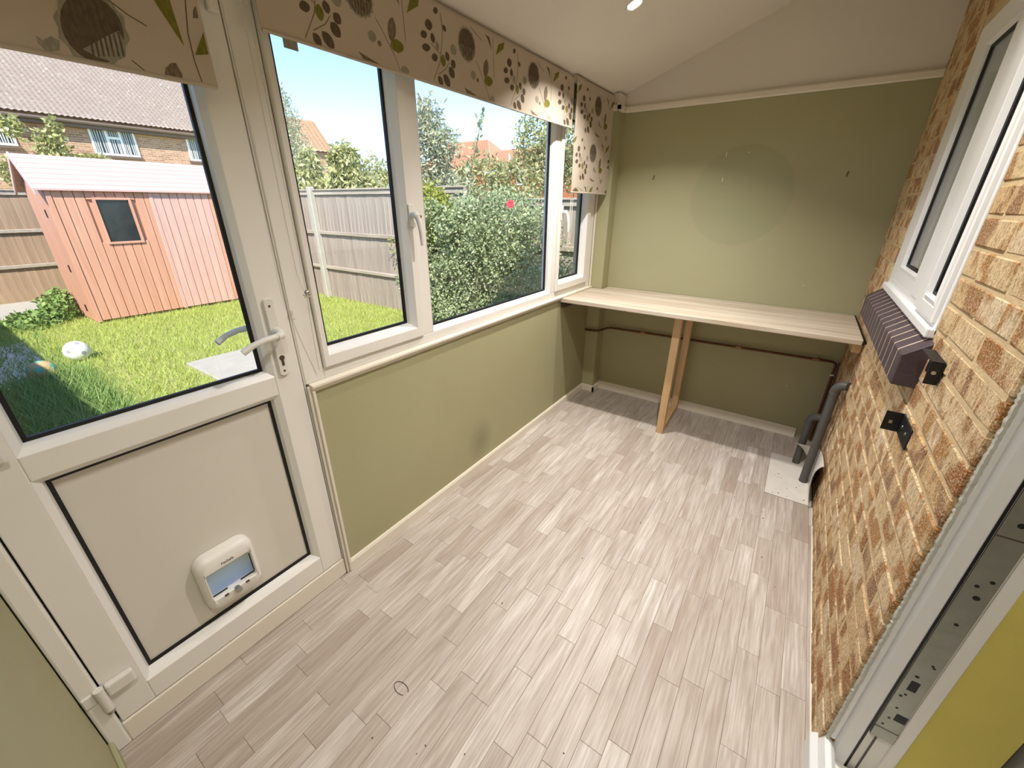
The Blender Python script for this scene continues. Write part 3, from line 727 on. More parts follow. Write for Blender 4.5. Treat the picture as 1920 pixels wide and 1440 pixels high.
MB().add([(0.774, 2.5125, 0.001), (0.818, 2.5125, 0.001), (0.808, 2.8895, 0.001), (0.766, 2.8895, 0.001), (0.774, 2.5125, 0.046), (0.818, 2.5125, 0.046), (0.808, 2.8895, 0.046), (0.766, 2.8895, 0.046)], [(0, 3, 2, 1), (4, 5, 6, 7), (0, 1, 5, 4), (1, 2, 6, 5), (2, 3, 7, 6), (3, 0, 4, 7)]).build('bottom_rail', M['pine'], lg, 0.002)

# ================================================================== pipes
cpz = thing('copper_pipe', 'tarnished copper pipe running along the wall under the bench', 'pipe', (0.85, 2.945, 0.0))
MB().tube([(0.002, 2.838, 0.548), (0.09, 2.838, 0.553), (0.115, 2.845, 0.556), (0.15, 2.93, 0.562), (0.18, 2.948, 0.566), (0.6, 2.948, 0.574), (1.3, 2.948, 0.584), (1.668, 2.948, 0.588), (1.686, 2.946, 0.580), (1.690, 2.945, 0.56), (1.690, 2.945, 0.02)], 0.0085, 10).build('pipe_run', M['copper'], cpz, smooth=True)
for px_, pz in ((0.45, 0.571), (1.13, 0.582), (1.58, 0.587)):
    MB().tube([(px_-0.018, 2.948, pz), (px_+0.018, 2.948, pz)], 0.0115, 10).build('joint', M['copper_bright'], cpz, smooth=True)
    B('clip', px_-0.006, px_+0.006, 2.955, 2.972, pz-0.014, pz+0.014, M['blob_white'], cpz, 0.002)
B('clip', 1.676, 1.704, 2.930, 2.936, 0.50, 0.512, M['blob_white'], cpz, 0.001)
MB().tube([(1.697, 2.90, 0.60), (1.699, 2.88, 0.35), (1.699, 2.80, 0.02)], 0.006, 8).build('cable', M['dark_brown'], cpz, smooth=True)
def waste(x, y, zt, r, label):
    t = thing('waste_pipe', label, 'pipe', (x, y, 0.0), 'grey waste pipes by the brick wall')
    MB().tube([(x, y, 0.003), (x, y, zt-0.03)], r, 18).build('pipe_run', M['grey_pipe'], t, smooth=True)
    pts = [(x, y, zt-0.045)]
    rb = 0.042
    for i in range(7):
        a = math.pi/2*i/6; pts.append((x+rb*(1-math.cos(a)), y-0.02*i/6, zt-0.03+rb*math.sin(a)))
    pts.append((W-0.003, y-0.024, zt-0.03+rb))
    MB().tube(pts, [r*1.08]*len(pts), 18).build('elbow', M['grey_pipe'], t, smooth=True)
    MB().tube([(x, y, zt-0.050), (x, y, zt-0.038)], r*1.16, 18).build('collar', M['grey_pipe'], t, smooth=True)
waste(1.664, 2.395, 0.625, 0.0215, 'taller grey waste pipe with elbow, nearer the doorway')
waste(1.622, 2.600, 0.335, 0.0205, 'shorter grey waste pipe with elbow, nearer the end wall')
# bare patch and the peeled vinyl
bp_ = tag(B('bare_floor_patch', 1.4845, 1.708, 2.152, 2.643, -0.0012, 0.0012, plain('chalky_white_board', '#d3cec5', 0.8, 0.08, 14)), 'chalky white bare patch of floor around the grey pipes', 'floor patch')
crumbs = MB()
for i in range(16):
    cx, cy = R.uniform(1.52, 1.68), R.uniform(2.17, 2.45); s_ = R.uniform(0.0008, 0.0028)
    crumbs.box(cx-s_, cx+s_*R.uniform(1, 2.2), cy-s_, cy+s_, 0.0012, 0.0024)
for (px_, py_) in ((1.50, 1.90), (1.46, 1.93), (1.49, 1.95), (1.05, 1.35), (0.83, 1.12), (0.66, 0.72), (0.56, 0.84), (1.35, 2.0), (1.10, 0.42), (0.98, 1.5), (0.86, 0.25), (0.74, 0.17), (0.75, 0.20), (0.60, 0.12), (1.58, 1.45), (1.52, 1.60)):
    s_ = R.uniform(0.001, 0.0028); a_ = R.uniform(0, 3); crumbs.tube([(px_, py_, 0.0012), (px_+s_*2*math.cos(a_), py_+s_*2*math.sin(a_), 0.0014)], [s_*0.9, s_*0.5], 5)
tag(crumbs.build('floor_crumbs', M['dirt']), 'dark specks of dirt scattered on the plank floor', 'crumbs', kind='stuff')
fl = MB(); ns, nt = 14, 10; top = []; 
def flp(s_, t_):
    y_ = 2.135+0.435*s_
    q_ = min(1.0, max(0.0, (y_-2.425)/0.13)); curl = 0.008+0.105*q_*q_*(t_**1.3)
    bulge = 0.030*math.sin(math.pi*t_)*max(0.0, 1-(y_-2.135)/0.2)
    return (1.700-curl-bulge, y_, 0.004+0.265*math.sin(t_*1.45)*(1-0.45*s_*s_))
vs = [flp(i/ns, j/nt) for i in range(ns+1) for j in range(nt+1)]
vs2 = [(p[0]+0.003, p[1], p[2]+0.001) for p in vs]; q = len(vs)
fs = [(i*(nt+1)+j, (i+1)*(nt+1)+j, (i+1)*(nt+1)+j+1, i*(nt+1)+j+1) for i in range(ns) for j in range(nt)]
fl.add(vs+vs2, fs+[tuple(k+q for k in reversed(x_)) for x_ in fs], 0)
bd = [i*(nt+1) for i in range(ns+1)]+[ns*(nt+1)+j for j in range(1, nt+1)]+[i*(nt+1)+nt for i in range(ns-1, -1, -1)]+[j for j in range(nt-1, 0, -1)]
fl.f += [(bd[i], bd[(i+1) % len(bd)], bd[(i+1) % len(bd)]+q, bd[i]+q) for i in range(len(bd))]; fl.mi += [0]*len(bd)
tag(fl.build('vinyl_flap', plain('vinyl_sheet_back', '#cfc9c2', 0.6, 0.06, 20), smooth=True), 'peeled corner of vinyl curling up against the brick wall', 'vinyl sheet')
B('sealant_bead', W-0.004, W+0.002, 0.87, 2.14, 0.0, 0.006, M['white_paint'], wr)

# ================================================================== black brackets on the brick
def bracket(y, z, label, far):
    t = thing('wall_bracket', label, 'bracket', (W-0.02, y, z-0.04), 'black brackets on the brick wall')
    B('back_plate', W-0.006, W-0.002, y-0.04, y+0.085, z-0.032, z+0.030, M['black_metal'], t, 0.001)
    if far:
        B('end_flange', W-0.045, W-0.0062, y+0.0815, y+0.085, z-0.032, z+0.030, M['black_metal'], t, 0.0008)
        B('slot', W-0.032, W-0.024, y+0.0805, y+0.0818, z-0.008, z+0.002, M['chrome'], t)
    else:
        B('side_flange', W-0.030, W-0.0062, y-0.04, y+0.085, z+0.0265, z+0.030, M['black_metal'], t, 0.0008)
        B('end_flange', W-0.030, W-0.0062, y-0.04, y-0.0365, z-0.032, z+0.0263, M['black_metal'], t, 0.0008)
        MB().tube([(W-0.018, y-0.0412, z), (W-0.018, y-0.0398, z)], 0.005, 10).build('screw', M['chrome'], t)
    for dy in (0.0, 0.05): MB().tube([(W-0.0075, y+dy, z), (W-0.0058, y+dy, z)], 0.005, 10).build('screw', M['chrome'], t)
bracket(1.235, 1.108, 'black metal bracket on the brick just below the window', False)
bracket(1.245, 0.905, 'black metal bracket lower on the brick, below the dark sill', True)

# ================================================================== roller blinds with printed leaves
MOT = [('F', 1.3376, 2.0748, -0.0117, 0.0513, 0.0528), ('B', 1.4581, 2.0229, 0.008, 0.0325, 0.0173), ('O', 1.4756, 1.9828, -0.003, 0.018, 0.0296), ('G', 1.373, 1.9835, -0.0024, 0.0152, 0.0171), ('B', 1.4006, 1.9719, -0.001, 0.0077, 0.0083), ('G', 1.5012, 1.9189, -0.0033, 0.0159, 0.0192), ('D', 1.6717, 2.1316, -0.0041, 0.0081, 0.0125), ('D', 1.6323, 2.081, -0.004, 0.0154, 0.0187), ('D', 1.6049, 2.0472, -0.0038, 0.0108, 0.0166), ('D', 1.6492, 2.0478, -0.0025, 0.0143, 0.0115), ('D', 1.6127, 2.012, -0.0023, 0.0114, 0.0212), ('G', 1.6706, 2.0296, -0.0018, 0.0147, 0.0101), ('D', 1.6545, 1.9924, -0.0034, 0.0116, 0.0168), ('O', 1.6987, 1.9919, -0.0003, 0.0182, 0.0136), ('D', 1.7231, 2.0107, -0.0038, 0.0137, 0.0122), ('G', 1.7607, 2.0393, -0.0058, 0.0164, 0.0178), ('D', 1.755, 1.994, -0.0108, 0.0088, 0.0143), ('D', 1.7444, 1.965, -0.0135, 0.0137, 0.0161), ('D', 1.7145, 1.934, -0.0167, 0.0153, 0.0152), ('D', 1.6786, 1.9264, -0.0103, 0.0122, 0.0123), ('D', 1.7136, 2.0922, -0.0085, 0.0064, 0.009)]
POL = [('O', [(1.5303, 2.0851), (1.5492, 2.1256), (1.5938, 2.145), (1.5861, 2.1188)]), ('D', [(1.4555, 2.1391), (1.4857, 2.1336), (1.502, 2.094), (1.4752, 2.1244)]), ('B', [(1.3131, 1.9318), (1.3893, 1.9163), (1.379, 1.9103), (1.3277, 1.9159)])]
LIN = [[(1.3919, 2.0357), (1.4138, 2.0136), (1.4361, 1.9839), (1.4626, 1.9503), (1.4793, 1.9153)], [(1.5102, 2.1397), (1.513, 2.0794), (1.5156, 2.003)], [(1.3597, 2.138), (1.39, 2.1256), (1.4345, 2.1111)], [(1.6962, 2.1317), (1.7028, 2.0888), (1.6977, 2.0463), (1.6819, 1.9858), (1.6411, 1.9205)], [(1.6365, 2.0304), (1.6592, 2.0198), (1.6858, 2.0096)], [(1.733, 1.9948), (1.712, 1.9695), (1.6699, 1.9447)]]
INK = {'D': 0, 'B': 1, 'O': 2, 'G': 3, 'F': 4}
def clip_poly(p, a, b, c, d):
    for ax, val, sg in ((0, a, 1), (0, b, -1), (1, c, 1), (1, d, -1)):
        o = []
        for i in range(len(p)):
            s_, e_ = p[i-1], p[i]; si, ei = sg*(s_[ax]-val) >= 0, sg*(e_[ax]-val) >= 0
            if si != ei:
                t_ = (val-s_[ax])/(e_[ax]-s_[ax]); o.append((s_[0]+t_*(e_[0]-s_[0]), s_[1]+t_*(e_[1]-s_[1])))
            if ei: o.append(e_)
        p = o
        if len(p) < 3: return []
    return p
def leaf_poly(cy, cz, my, mz, w, n=7):
    m_ = math.hypot(my, mz); ey, ez = my/m_, mz/m_; ny, nz = -ez, ey; o = []
    for i in range(n+1):
        t_ = -1+2*i/n; h = w*(max(0, 1-t_*t_))**0.75; o.append((cy+ey*t_*m_+ny*h, cz+ez*t_*m_+nz*h))
    for i in range(n-1, 0, -1):
        t_ = -1+2*i/n; h = w*(max(0, 1-t_*t_))**0.75; o.append((cy+ey*t_*m_-ny*h, cz+ez*t_*m_-nz*h))
    return o
def blind(label, x, y0, y1, zb, zt, offs, extra=(), roll=(0.008, 0.008)):
    t = thing('roller_blind', label, 'roller blind', (x, (y0+y1)/2, zb), 'leaf print roller blinds')
    B('fabric', x-0.0008, x+0.0008, y0, y1, zb+0.004, zt, M['fabric'], t)
    MB().tube([(x, y0+0.002, zb+0.004), (x, y1-0.002, zb+0.004)], 0.0045, 8).build('hem_bar', M['fabric'], t, smooth=True)
    MB().tube([(x-0.018, y0-roll[0], zt), (x-0.018, y1+roll[1], zt)], 0.017, 16).build('roller', M['fabric'], t, smooth=True)
    for yy in ((y0-0.014,) if roll[0] > 0 else ()): B('bracket_end', x-0.040, x+0.004, yy, yy+0.006, zt-0.022, zt+0.018, M['blob_white'], t, 0.002)
    mb = MB(); xf = x+0.0012
    a, b, c, d = y0+0.001, y1-0.001, zb+0.010, zt-0.002
    lay = [0]
    def put(poly, mi):
        p = clip_poly(poly, a, b, c, d)
        if p:
            lay[0] += 1; xx = xf+0.000004*(lay[0] % 50)
            mb.add([(xx, q_[0], q_[1]) for q_ in p], [tuple(range(len(p)))], mi)
    for (oy, oz) in offs:
        for l_ in LIN:
            for i in range(len(l_)-1):
                (p, q_), (r_, s_) = l_[i], l_[i+1]; dl = math.hypot(r_-p, s_-q_); ny, nz = -(s_-q_)/dl*0.0013, (r_-p)/dl*0.0013
                put([(p+ny+oy, q_+nz+oz), (r_+ny+oy, s_+nz+oz), (r_-ny+oy, s_-nz+oz), (p-ny+oy, q_-nz+oz)], 1)
        for k_, cy, cz, my, mz, w_ in MOT:
            if k_ == 'F':
                n_ = 36; rg = random.Random(int((oy+9)*100)); out = []
                for i in range(n_):
                    th = 2*math.pi*i/n_; s_ = 1.0+(0.07 if i % 2 else -0.03)+rg.uniform(-.03, .03); out.append((cy+oy+w_*s_*math.cos(th), cz+oz+0.054*s_*math.sin(th)))
                put(out, 3)
                put([(cy+oy+w_*0.92*math.cos(2*math.pi*i/30), cz+oz+0.050*math.sin(2*math.pi*i/30)) for i in range(30)], 4)
                put([(cy+oy+w_*0.84*math.cos(th), cz+oz+0.046*math.sin(th)) for th in [math.pi*(-0.05)+math.pi*1.1*i/18 for i in range(19)]], 0)
                for i in range(6):
                    yy = cy+oy-w_*0.5+i*w_*0.2; put([(yy-0.0022, cz+oz-0.012), (yy+0.0022, cz+oz-0.010), (yy+0.0020, cz+oz-0.038), (yy-0.0020, cz+oz-0.036)], 0)
            else: put(leaf_poly(cy+oy, cz+oz, my*1.05, mz*1.05, w_), INK[k_])
        for k_, p in POL: put([(u_+oy, v_+oz) for u_, v_ in p], INK[k_])
    for k_, p in extra:
        if k_ == 'L':
            for i in range(len(p)-1):
                (p_, q_), (r_, s_) = p[i], p[i+1]; dl = math.hypot(r_-p_, s_-q_); ny, nz = -(s_-q_)/dl*0.0011, (r_-p_)/dl*0.0011
                put([(p_+ny, q_+nz), (r_+ny, s_+nz), (r_-ny, s_-nz), (p_-ny, q_-nz)], 0)
        else: put(p, INK[k_])
    tag(mb.build('leaf_print', [M['inkD'], M['inkB'], M['inkO'], M['inkG'], M['inkF']], t), kind='stuff')
    return t
PER = 0.504
FLOW = [(0.1898, 1.7727), (0.1753, 1.7631), (0.1602, 1.7578), (0.1457, 1.7571), (0.1329, 1.7608), (0.1224, 1.7685), (0.115, 1.7796), (0.1109, 1.7933), (0.1104, 1.8085), (0.1133, 1.8244), (0.1194, 1.84), (0.1285, 1.8544), (0.1399, 1.8669), (0.1529, 1.8765), (0.167, 1.8826), (0.1811, 1.8849), (0.1944, 1.8829), (0.2059, 1.8766), (0.2149, 1.8664), (0.2204, 1.8528), (0.222, 1.8367), (0.2194, 1.8193), (0.2128, 1.8019), (0.2027, 1.786)]
fcy, fcz = 0.166, 1.819
FR = [(fcy+(p[0]-fcy)*(1.08 if i % 2 else 0.98), fcz+(p[1]-fcz)*(1.08 if i % 2 else 0.98)) for i, p in enumerate(FLOW)]
DOORPRINT = [('G', FR), ('D', [(fcy+(p[0]-fcy)*0.9, fcz+(p[1]-fcz)*0.9) for p in FLOW]), ('G', [(0.1376, 1.7813), (0.1839, 1.8134), (0.207, 1.828), (0.2143, 1.8061), (0.2037, 1.7874), (0.1786, 1.7696), (0.1546, 1.7733)])]
DOORPRINT += [('D', [(0.150+0.0085*i, 1.772+0.002*i), (0.1535+0.0085*i, 1.772+0.002*i), (0.1565+0.0085*i, 1.797+0.0048*i), (0.1530+0.0085*i, 1.797+0.0048*i)]) for i in range(7)]
DOORPRINT += [('O', [(0.2881, 1.9019), (0.3196, 1.9113), (0.3254, 1.8292)]), ('L', [(0.3559, 1.9406), (0.3402, 1.8604), (0.3392, 1.8053), (0.3441, 1.7645)]), ('B', [(0.2743, 1.7784), (0.288, 1.7912), (0.2989, 1.7935), (0.3057, 1.7728), (0.304, 1.7592), (0.2859, 1.755), (0.2688, 1.7625)]),
    ('O', [(0.3739, 1.869), (0.3738, 1.8263), (0.3439, 1.8185)]), ('B', [(0.3716, 1.9171), (0.3706, 1.8937), (0.359, 1.8906), (0.3647, 1.9075)]), ('L', [(0.2059, 1.8776), (0.2326, 1.8612), (0.261, 1.8501)]), ('L', [(0.2148, 1.7801), (0.2351, 1.7640)]), ('G', [(0.0746, 1.7875), (0.0819, 1.7821), (0.0956, 1.7912), (0.1068, 1.7874), (0.1013, 1.7703), (0.0816, 1.7633), (0.0729, 1.7759)])]
b2 = blind('wide leaf print roller blind above the long window', 0.060, 0.512, 2.280, 1.905, 2.150, [(PER*i, 0) for i in range(-3, 3)], roll=(0.008, -0.03))
b3 = blind('narrow leaf print roller blind hanging lower at the window far end', 0.075, 2.287, 2.845, 1.566, 2.155, [(0.50+1.26-0.504+PER*i, -0.01) for i in range(-2, 3)]+[(0.22+PER*i, -0.27) for i in range(-1, 4)]+[(0.0+PER*i, -0.53) for i in range(-1, 4)], roll=(-0.004, 0.004))
b1 = blind('leaf print roller blind over the garden door glass', 0.050, -0.270, 0.378, 1.756, 2.075, [(-1.268-PER, -0.262)]+[(-1.45+PER*i, 0.032) for i in range(-2, 3)], DOORPRINT)
tg = MB().box(0.0592, 0.0602, 0.566, 0.607, 1.884, 1.906); tg.build('care_tag', M['inkG'], b2)
def chain(parent, pts, rb=0.0023, step=0.0058, mat='cord'):
    mb = MB(); path = [Vector(p) for p in pts]
    mb.tube(path, rb*0.4, 5)
    for i in range(len(path)-1):
        a, b = path[i], path[i+1]; n_ = max(1, int((b-a).length/step))
        for k_ in range(n_):
            c_ = a+(b-a)*(k_/n_)
            mb.add([c_+Vector(v_)*rb for v_ in ((1, 0, 0), (-1, 0, 0), (0, 1, 0), (0, -1, 0), (0, 0, 1), (0, 0, -1))], [(0, 2, 4), (2, 1, 4), (1, 3, 4), (3, 0, 4), (2, 0, 5), (1, 2, 5), (3, 1, 5), (0, 3, 5)])
    return mb.build('bead_chain', M[mat], parent)
ch = chain(b2, [(0.048, 0.496, 2.14), (0.05, 0.494, 1.9), (0.055, 0.4945, 1.5), (0.058, 0.4935, 1.235)])
chain(b2, [(0.044, 0.483, 2.14), (0.046, 0.480, 1.9), (0.050, 0.478, 1.5), (0.054, 0.478, 1.30), (0.056, 0.484, 1.255), (0.058, 0.4925, 1.238)])
MB().sphere((0.060, 0.494, 1.238), 0.008, 10, 6).tube([(0.060, 0.480, 1.232), (0.060, 0.506, 1.222)], 0.002, 6).tube([(0.060, 0.484, 1.222), (0.060, 0.502, 1.246)], 0.002, 6).build('chain_connector', M['chrome'], b2, smooth=True)
MB().tube([(0.058, 0.494, 1.23), (0.045, 0.497, 1.15), (0.028, 0.503, 1.05), (0.012, 0.510, 0.955)], 0.0013, 6).build('tie_cord', M['cord'], b2)
chain(b3, [(0.078, 2.296, 2.13), (0.078, 2.296, 1.93)], 0.0032, 0.006)
chain(b3, [(0.060, 2.335, 1.58), (0.058, 2.337, 1.28), (0.058, 2.342, 1.262), (0.058, 2.350, 1.28), (0.060, 2.352, 1.58)])
MB().tube([(0.060, 2.318, 1.58), (0.060, 2.319, 1.30)], 0.0016, 6).sphere((0.060, 2.343, 1.262), 0.006, 8, 6).build('pull_cord', M['cord'], b3)

# ================================================================== marks on the end wall
for i, (hx, hz, lab) in enumerate(((0.369, 1.679, 'small dark picture hook at the left of the end wall'), (1.455, 1.669, 'small dark picture hook at the right of the end wall'))):
    t = thing('picture_hook', lab, 'hook', (hx, L-0.01, hz-0.02), 'picture hooks on the end wall')
    MB().tube([(hx, L-0.001, hz+0.008), (hx, L-0.012, hz+0.004)], 0.0022, 8).build('nail', M['dark_brown'], t)
    MB().tube([(hx, L-0.002, hz+0.010), (hx-0.002, L-0.005, hz-0.004), (hx-0.003, L-0.011, hz-0.016), (hx-0.002, L-0.015, hz-0.010)], 0.0025, 8).build('hook_wire', M['dark_brown'], t)
for sx, sz, sh in ((0.806, 1.795, 0.026), (0.811, 1.652, 0.026), (0.93, 1.80, 0.008), (1.40, 1.04, 0.006), (1.47, 0.36, 0.008)):
    B('chipped_paint', sx-0.002, sx+0.002, L-0.0008, L+0.001, sz-sh/2, sz+sh/2, M['white_paint'], wall_far)
MB().tube([(0.565+0.030*math.cos(t_), 0.268+0.016*math.sin(t_), 0.0012) for t_ in [0.3+5.2*i/24 for i in range(25)]], 0.0011, 6).build('hair_tie', M['dark_brown'])
tag(bpy.data.objects['hair_tie'], 'thin dark hair tie loop lying on the planks near the door', 'hair tie')

# ================================================================== GARDEN
GZ = -0.15
tag(MB().box(-60, -0.17, -25, 60, GZ-0.2, GZ-0.002).build('ground', M['soil'], origin=(-5, 1, GZ)), 'lawn soil of the back garden', kind='structure')
def np_mesh(name, verts, faces, mat, parent=None, label=None, cat=None, kind=None, origin=None):
    org = np.array(WL[parent.name] if parent is not None else (origin or (0, 0, 0)))
    me = bpy.data.meshes.new(name); v = (verts-org).astype(np.float32)
    me.vertices.add(len(v)); me.vertices.foreach_set('co', v.ravel())
    k = faces.shape[1]; me.loops.add(faces.size); me.loops.foreach_set('vertex_index', faces.ravel().astype(np.int32))
    me.polygons.add(len(faces)); me.polygons.foreach_set('loop_start', np.arange(0, faces.size, k, dtype=np.int32)); me.polygons.foreach_set('loop_total', np.full(len(faces), k, dtype=np.int32))
    me.update(calc_edges=True); me.materials.append(mat)
    o = bpy.data.objects.new(name, me); COL.objects.link(o)
    if parent is not None: o.parent = parent
    else: o.location = org
    WL[o.name] = tuple(org); return tag(o, label, cat, None, kind)
def blades(c, h, w, lean):
    n = len(c); a = NR.uniform(0, 2*np.pi, n); d = np.stack([np.cos(a), np.sin(a), np.zeros(n)], 1)
    b = NR.uniform(0, 2*np.pi, n); e = np.stack([np.cos(b), np.sin(b), np.zeros(n)], 1)
    h = h[:, None]; up = np.array([[0, 0, 1.0]])
    v = np.stack([c-d*w, c+d*w, c+e*h*lean+up*h], 1).reshape(-1, 3)
    return v, np.arange(3*n).reshape(-1, 3)
def leaves(c, size, aspect=0.45, droop=0.0, bias=None):
    n = len(c); d = NR.normal(size=(n, 3)); d[:, 2] -= droop
    if bias is not None: d += np.array(bias)
    d /= np.linalg.norm(d, axis=1)[:, None]
    q = NR.normal(size=(n, 3)); s = np.cross(d, q); s /= np.linalg.norm(s, axis=1)[:, None]; nn = np.cross(d, s)
    L_ = (size*NR.uniform(0.6, 1.3, n))[:, None]
    v = np.stack([c, c+d*L_*0.5+s*L_*aspect*0.5+nn*L_*0.08, c+d*L_, c+d*L_*0.5-s*L_*aspect*0.5+nn*L_*0.08], 1).reshape(-1, 3)
    return v, np.arange(4*n).reshape(-1, 4)
def blobs(n, bl, shell=0.55):
    """points in a union of ellipsoids (cx,cy,cz,rx,ry,rz), biased to their skins"""
    b = np.array(bl, float); wgt = (b[:, 3]*b[:, 4]*b[:, 5])**0.67; k = NR.choice(len(b), n, p=wgt/wgt.sum())
    d = NR.normal(size=(n, 3)); d /= np.linalg.norm(d, axis=1)[:, None]
    r = shell+(1-shell)*NR.uniform(0, 1, n)**0.6
    return b[k, :3]+d*b[k, 3:]*r[:, None]*NR.uniform(0.9, 1.12, n)[:, None]

# lawn
n = 85000
c = np.stack([NR.uniform(-10, -1.2, n), NR.uniform(-0.8, 4.3, n), np.full(n, GZ-0.002)], 1)
keep = ~((c[:, 0] > -4.0) & (c[:, 1] > 1.2) & (c[:, 1] < 1.98)) & ~((c[:, 0] < -8.3) & (c[:, 1] < 1.05)) & ~((c[:, 1] < 0.35) & (c[:, 0] < -4.3) & (c[:, 0] > -6.6)) & ~((c[:, 0] < -6.98) & (c[:, 0] > -8.1) & (c[:, 1] > 1.15))
c = c[keep]; v, fc_ = blades(c, NR.uniform(0.03, 0.085, len(c)), 0.004, 0.6)
np_mesh('lawn_grass', v, fc_, M['grass'], label='bright short lawn grass outside the garden door', cat='grass', kind='stuff', origin=(-5, 1.5, GZ))
n = 5200
c = np.stack([NR.uniform(-4.6, -2.6, n), NR.uniform(-0.7, 0.5, n), np.full(n, GZ)], 1)
v, fc_ = blades(c, NR.uniform(0.08, 0.26, n), 0.006, 0.7)
c2 = np.stack([NR.uniform(-8.2, -4.4, 2600), NR.uniform(-0.8, 0.55, 2600), np.full(2600, GZ)], 1); v2, f2 = blades(c2, NR.uniform(0.04, 0.14, 2600), 0.006, 0.8)
f2 = f2+len(v); v = np.concatenate([v, v2]); fc_ = np.concatenate([fc_, f2])
np_mesh('tall_weeds', v, fc_, M['weed'], label='long shaded grass and weeds below the door glass', cat='weeds', kind='stuff', origin=(-3.6, 0, GZ))
tag(B('gravel_bed', -6.6, -4.25, -0.85, 0.36, GZ-0.03, GZ+0.004, M['gravel']), 'grey gravel strip in the shade behind the teal ball', 'gravel', kind='stuff')
tag(B('paving_slab', -4.0, -2.0, 1.22, 1.96, GZ-0.03, GZ+0.03, M['concrete'], bevel=0.01), 'pale concrete paving slab in the lawn near the door', 'paving slab')
tag(B('concrete_pad', -9.9, -8.35, -0.5, 1.02, GZ-0.03, GZ+0.02, M['concrete'], bevel=0.01), 'pale concrete pad at the foot of the brown rear fence', 'paving slab')

# fences: featheredge boards, rails, posts
def fence(name, label, axis, fixed, a0, a1, z0, z1, bw, mat, side, posts, rails, cap=True, post_mat='concrete'):
    """axis 'x': runs along x at y=fixed; side = +-1 the way the rails face"""
    mid = (a0+a1)/2
    t = thing(name, label, 'fence', (mid, fixed, z0) if axis == 'x' else (fixed, mid, z0))
    P = (lambda u, w, z: (u, fixed+w, z)) if axis == 'x' else (lambda u, w, z: (fixed+w, u, z))
    nbd = int(round((a1-a0)/bw)); st_ = (a1-a0)/nbd; h = z1-z0
    ta, tb = (0.028, 0.006) if axis == 'x' else (0.006, 0.028)
    mes = MB().prism([(-st_/2-0.006, 0.0), (st_/2+0.006, 0.0), (st_/2+0.006, tb), (-st_/2-0.006, ta)], (lambda u, v_, d_: (u, -side*v_, d_)) if axis == 'x' else (lambda u, v_, d_: (-side*v_, u, d_)), 0, h).mesh('board', M[mat])
    for i in range(nbd):
        o = child('board', mes, t, P(a0+st_*(i+0.5), R.uniform(-.003, .003), z0+R.uniform(-.008, .008)))
    for rz in rails:
        p0, p1 = P(a0, side*0.002, rz-0.03), P(a1, side*0.045, rz+0.03); B('rail', p0[0], p1[0], p0[1], p1[1], p0[2], p1[2], M['fence_rail'], t, 0.008)
    if cap:
        p0, p1 = P(a0, -0.02, z1+0.006), P(a1, side*0.05, z1+0.03); B('cap_rail', p0[0], p1[0], p0[1], p1[1], p0[2], p1[2], M['fence_rail'], t, 0.004)
        p0, p1 = P(a0, side*0.003, z1-0.06), P(a1, side*0.03, z1+0.0055); B('rail', p0[0], p1[0], p0[1], p1[1], p0[2], p1[2], M['fence_rail'], t, 0.004)
    for pa, ph in posts:
        p0, p1 = P(pa-0.05, side*0.0, GZ), P(pa+0.05, side*0.10, ph); B('post', p0[0], p1[0], p0[1], p1[1], p0[2], p1[2], M[post_mat], t, 0.012)
    return t
fence('side_fence', 'weathered vertical board fence right of the shed, with pale concrete post', 'x', 4.30, -9.9, -2.48, GZ, 1.69, 0.098, 'fence_wood', -1, [(-5.95, 1.76), (-8.0, 1.76)], [0.42, 1.02])
fence('side_fence', 'lower grey board fence behind the rose bush', 'x', 4.32, -2.37, -0.18, GZ, 1.54, 0.098, 'fence_wood', -1, [(-2.40, 1.60), (-0.62, 1.58)], [0.42, 1.02])
fence('rear_fence', 'brown board fence behind the left of the shed', 'y', -10.0, -0.86, 4.2, GZ, 1.66, 0.105, 'fence_rear', 1, [(-0.6, 1.66), (2.9, 1.66)], [0.45, 1.03], post_mat='fence_rear')
fence('boundary_fence', 'tall board fence left of the garden shading the gravel', 'x', -1.0, -9.9, -0.4, GZ, 1.72, 0.2, 'fence_wood', 1, [(-4.0, 1.7)], [0.45, 1.03])

# shed
sh = thing('garden_shed', 'salmon pink garden shed with small dark window and ridged roof', 'shed', (-7.55, 2.4, GZ))
SX0, SX1, SYA, SYB, EZ, RZ = -8.10, -7.0, 1.17, 3.85, 1.66, 2.05
RXm = (SX0+SX1)/2
MB().prism([(SX0+.03, GZ), (SX1-.03, GZ), (SX1-.03, EZ), (RXm, RZ-0.02), (SX0+.03, EZ)], lambda u, v_, d_: (u, d_, v_), SYA+0.03, SYB-0.03).build('body', M['shed'], sh)
WY0, WY1, WZ0, WZ1 = 1.64, 2.00, 0.97, 1.53
y = SYA+0.055; bwid = 0.108
while y < SYB-0.05:
    y1 = min(y+bwid, SYB-0.05); mt = M['shed'] if y < 2.28 else M['shed_pink'] if y < 3.0 else M['shed']
    zs = [(GZ+0.04, EZ)]
    if y1 > WY0 and y < WY1: zs = [(GZ+0.04, WZ0), (WZ1, EZ)]
    for za, zb_ in zs: B('board', SX1-0.03, SX1, y+0.004, y1-0.002, za, zb_, mt, sh, 0.005)
    y = y1
for yy in (SYA, SYB-0.055): B('corner_post', SX1-0.035, SX1+0.012, yy, yy+0.055, GZ+0.02, EZ, M['shed'], sh, 0.004)
B('post', SX1-0.03, SX1+0.008, 2.26, 2.31, GZ+0.03, EZ, M['shed_pink'], sh, 0.004)
